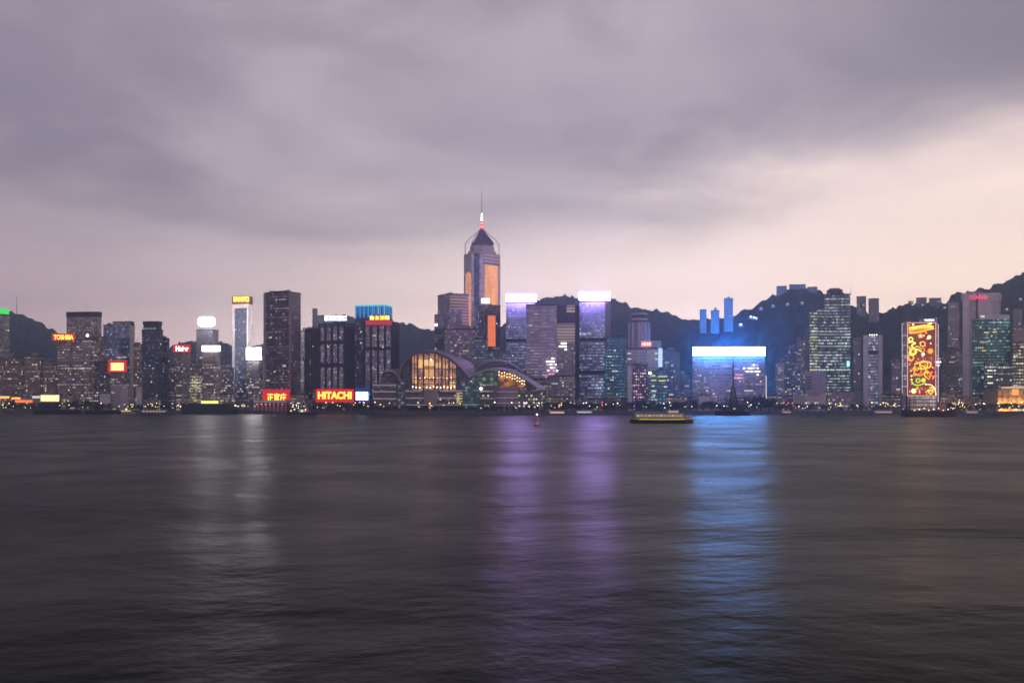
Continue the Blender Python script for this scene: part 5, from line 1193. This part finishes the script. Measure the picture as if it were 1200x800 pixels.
# passing ferry (yellow band)
tf, D, L, cx = boat('ferry', 'low passing ferry with a yellow band and dark hull, nearest boat in mid harbour', 'ferry', 738, 812, 495.5, 7.5, 1.5, blk_h, bow=.2)
V, Fc = hull_mesh(L*.985, 7.6, 2.15, bow=.2, z0=1.3); mk('yellow_band', [(x+cx, y+D, z_) for x, y, z_ in V], Fc, mat_basic('band_yellow', (.85, .66, .10), .5), tf)
V, Fc = hull_mesh(L*.93, 7.0, 2.5, bow=.24, z0=2.1); mk('deck', [(x+cx-.3, y+D, z_) for x, y, z_ in V], Fc, mat_basic('deck_dark', (.05, .04, .05), .6), tf)
cabm = mat_basic('cabin_tan', (.46, .43, .33), .6)
bb(tf, 'cabin', cx-L*.42, cx+L*.34, D-2.9, D+2.9, 2.6, 4.7, cabm)
bb(tf, 'light_strip', cx-L*.36, cx+L*.34, D-3.86, D-3.76, 1.75, 2.15, E('added_band_glow', (1, .78, .18), .55))  # added glowing strip that brightens the dim yellow band
for i in range(12): x_ = cx-L*.40+i*L*.061; bb(tf, 'window', x_, x_+L*.042, D-3.0, D-2.8, 3.3, 4.2, E('ferrywin', (1, .8, .5), .35, sample=False) if i % 3 else E('ferrywin2', (1, .9, .7), .45, sample=False))
bb(tf, 'roof', cx-L*.44, cx+L*.36, D-3.2, D+3.2, 4.7, 4.95, mat_basic('ferry_roof', (.30, .30, .26), .6))
bb(tf, 'wheelhouse', cx+L*.10, cx+L*.27, D-1.7, D+1.7, 4.95, 6.4, cabm); bb(tf, 'window', cx+L*.11, cx+L*.26, D-1.8, D-1.65, 5.5, 6.1, E('ferrywin2', (1, .9, .7), .9))
MB().tube((cx+L*.12, D, 6.4), (cx+L*.12, D, 8.8), .08).build('mast', STEEL, tf)
rl = MB()
for s_ in (-1, 1): rl.path([(cx-L*.42, D+s_*3.1, 5.5), (cx+L*.08, D+s_*3.1, 5.5)], .05); [rl.tube((cx-L*.42+i*2, D+s_*3.1, 4.95), (cx-L*.42+i*2, D+s_*3.1, 5.5), .04) for i in range(int(L*.5/2))]
rl.build('railing', WHITE, tf)
# buoy
Db = CH*F/(499.3-HZ)
by = thing('channel_buoy', 'small red and white channel buoy with a lamp on its tower', 'buoy', (X(629.3, Db), Db, 0))
bx_ = X(629.3, Db); rb = mat_basic('buoy_red', (.42, .03, .04), .5); wbm = mat_basic('buoy_white', (.75, .7, .75), .5)
MB().tube((bx_, Db, -.4), (bx_, Db, .75), 1.35, 1.25, 14).build('float', rb, by)
for k in range(4):
    a = R(45+90*k); MB().tube((bx_+1.0*math.cos(a), Db+1.0*math.sin(a), .75), (bx_+.35*math.cos(a), Db+.35*math.sin(a), 4.3), .10).build('leg', wbm if k % 2 else rb, by)
MB().box(bx_-.72, bx_+.72, Db-.05, Db+.05, 1.9, 3.5).build('marker_panel', mat_basic('buoy_panel', (.42, .22, .38), .5), by)
MB().tube((bx_, Db, 4.3), (bx_, Db, 4.45), .6, .6, 10).build('platform', rb, by)
MB().ball((bx_, Db, 4.95), .42, 8).build('lamp', E('buoy_lamp', (1, .8, .85), 2.5), by)
MB().tube((bx_-.42, Db-1.0, .75), (bx_-.42, Db-1.0, 1.9), .17).tube((bx_+.5, Db-1.0, .75), (bx_+.5, Db-1.0, 1.9), .17).build('post', wbm, by)
# black barges, left
for (a, c, yw, lb, H) in ((38, 95, 485.2, 'long black barge low in the water at the far left', 4.5), (99, 142, 485, 'second black barge, left of the lit boat', 3.5)):
    t_, D, L, cx = boat('barge', lb, 'barge', a, c, yw, 14, H, blk_h, bow=.08)
    bb(t_, 'deckhouse', cx+L*.28, cx+L*.42, D-3, D+3, H, H+4.5, mat_basic('deckhouse_grey', (.12, .11, .11), .7)); bb(t_, 'window', cx+L*.30, cx+L*.38, D-3.2, D-3.02, H+2, H+3, WARM)
    bb(t_, 'hatch_cover', cx-L*.40, cx+L*.18, D-4.5, D+4.5, H, H+1.6, DARK); MB().tube((cx-L*.3, D, H), (cx-L*.3, D, H+11), .25, .12).build('mast', STEEL, t_)
t_, D, L, cx = boat('excursion_boat', 'small boat glowing gold at the quay beneath the pale pink building', 'boat', 138, 159, 484.6, 6, 2.0, mat_basic('hull_cream', (.4, .35, .2), .5))
bb(t_, 'cabin', cx-L*.32, cx+L*.3, D-2, D+2, 2.0, 4.6, cabm); bb(t_, 'roof', cx-L*.36, cx+L*.34, D-2.5, D+2.5, 4.6, 4.9, WHITE)
for i in range(5): x_ = cx-L*.28+i*L*.11; bb(t_, 'window', x_, x_+L*.075, D-2.2, D-2.02, 2.7, 4.1, YEL)
MB().ball((cx+L*.02, D-2.6, 5.6), .9).build('lamp', lamp_hot['gold'], t_)
# dark green barge with tall hull
t_, D, L, cx = boat('covered_barge', 'dark green high-sided barge moored under the white rectangular sign', 'barge', 212, 278, 485.0, 20, 11, grn_h, bow=.06, sheer=1.5)
bb(t_, 'deckhouse', cx-L*.36, cx-L*.18, D-4, D+4, 11, 13.2, grn_h); bb(t_, 'hatch_cover', cx-L*.1, cx+L*.42, D-6, D+6, 11, 12.2, mat_basic('cover_green', (.015, .05, .03), .7))
MB().ball((cx+L*.49, D-6, 10), .9).build('lamp', lamp_hot['white'], t_); MB().ball((cx-L*.47, D-8, 9), .6).build('lamp', lamp_hot['white'], t_)
# dark boat with crane near red pier
t_, D, L, cx = boat('work_boat', 'dark work boat with a small lattice crane by the red-lit pier', 'boat', 336, 372, 485.5, 8, 2.5, blk_h)
bb(t_, 'cabin', cx-L*.1, cx+L*.15, D-2, D+2, 2.5, 6, WHITE); MB().path([(cx-L*.38, D, 2.5), (cx+L*.05, D, 15), (cx+L*.22, D, 2.5)], .35).path([(cx-L*.38, D+1, 2.5), (cx+L*.05, D+1, 15)], .35).build('crane', WHITE, t_)
for i in range(5): MB().ball((cx-L*.35+i*L*.12, D-2.8, 4+(i % 3)*1.6), .6, 6).build('lamp', lamp_hot[('warm', 'gold')[i % 2]], t_)
# floating crane with tall mast
t_, D, L, cx = boat('floating_crane', 'floating crane with a tall dark A-frame mast before the wide blue-sign building', 'floating crane', 838, 880, 486.6, 16, 4, blk_h, bow=.1)
ck = mat_basic('crane_dark', (.015, .018, .03), .6)
bb(t_, 'deckhouse', cx-L*.30, cx+L*.30, D-4, D+4, 4, 8.5, ck); bb(t_, 'deckhouse', cx-L*.12, cx+L*.22, D-3, D+3, 8.5, 11, ck); bb(t_, 'window', cx-L*.02, cx+L*.05, D-4.2, D-4.02, 6, 7.2, COOL)
ax_ = X(859.2, D); zt_ = Z(418, D); zm_ = Z(453, D)
la = MB(); base4 = [(ax_-3.6, D-4), (ax_+4.6, D-4), (ax_+4.6, D+4), (ax_-3.6, D+4)]; top4 = [(ax_-1, D-1), (ax_+1, D-1), (ax_+1, D+1), (ax_-1, D+1)]
for p, q in zip(base4, top4): la.tube((p[0], p[1], 8), (q[0], q[1], zm_), .36, .3)
for k in range(5):
    u0, u1 = k/5, (k+1)/5
    for i in range(4):
        j = (i+1) % 4; P = lambda ii, u: (base4[ii][0]+(top4[ii][0]-base4[ii][0])*u, base4[ii][1]+(top4[ii][1]-base4[ii][1])*u, 8+(zm_-8)*u)
        la.tube(P(i, u0), P(j, u1), .28); la.tube(P(i, u1), P(j, u1), .22)
la.build('lattice_tower', ck, t_)
MB().tube((ax_, D, zm_), (ax_, D, zt_), .75, .3).build('mast', ck, t_)
# small yacht-like boats at right + junk before the mural
t_, D, L, cx = boat('moored_ship', 'dark flat ship with deck lamps moored before the festive mural', 'ship', 1056, 1122, 488.0, 10, 4.6, mat_basic('hull_brown', (.03, .018, .016), .6), bow=.14, sheer=1.4)
bb(t_, 'deckhouse', cx-L*.36, cx-L*.10, D-3, D+3, 4.6, 8.0, mat_basic('ship_grey', (.18, .15, .15), .6)); bb(t_, 'deckhouse', cx+L*.16, cx+L*.28, D-3, D+3, 4.6, 12.5, mat_basic('ship_pink', (.38, .18, .18), .6)); bb(t_, 'wheelhouse', cx+L*.28, cx+L*.36, D-2, D+2, 4.6, 9.5, ck)
MB().tube((X(1062, D), D, 4.6), (X(1062, D), D, Z(455, D)), .9, .35).build('mast', ck, t_); MB().tube((X(1066, D), D, 4.6), (X(1066, D), D, Z(465, D)), .6, .3).build('mast', ck, t_)
bb(t_, 'awning', cx-L*.08, cx+L*.14, D-3.6, D+3.6, 7.2, 7.6, mat_basic('awning_brown', (.12, .08, .07), .7))
for i in range(9): MB().ball((cx-L*.30+i*L*.085, D-5.1, 5.4+(i % 3)*.8), .45, 6).build('deck_lamp', lamp_hot[('warm', 'white', 'gold')[i % 3]], t_)
for i in range(6): bb(t_, 'window', cx-L*.34+i*L*.035, cx-L*.32+i*L*.035, D-3.2, D-3.02, 6, 7, WARM)
for (a, c, yw, lb) in ((640, 668, 486.8, 'pink-lit tour boat moored under the purple-striped building'), (672, 700, 486.2, 'white-lit tour boat moored under the right violet sign tower'), (1020, 1052, 486.2, 'pale cabin cruiser moored left of the festive mural'), (1128, 1150, 486.2, 'small grey launch moored under the pale tower with pink letters'), (914, 930, 486.2, 'small launch with red lamps under the pinkish apartment towers'), (160, 206, 484.8, 'low dark launch with a few lamps under the dark blue tower')):
    t_, D, L, cx = boat('tour_boat', lb, 'boat', a, c, yw, 6, 1.8, mat_basic('hull_grey', (.10, .09, .10), .5))
    bb(t_, 'cabin', cx-L*.36, cx+L*.28, D-2.2, D+2.2, 1.8, 4.4, mat_basic('cabin_grey', (.34, .31, .33), .6)); bb(t_, 'roof', cx-L*.40, cx+L*.30, D-2.5, D+2.5, 4.4, 4.7, WHITE)
    mt = {640: E('tourlight_pink', (1, .55, .45), 1.4), 672: E('tourlight_white', (.9, .8, 1), 1.0), 914: PNK}.get(a, WARM)
    for i in range(7): x_ = cx-L*.33+i*L*.085; bb(t_, 'window', x_, x_+L*.055, D-2.4, D-2.22, 2.4, 3.6, mt)
    MB().tube((cx+L*.1, D, 4.7), (cx+L*.1, D, 8), .1).build('mast', STEEL, t_)
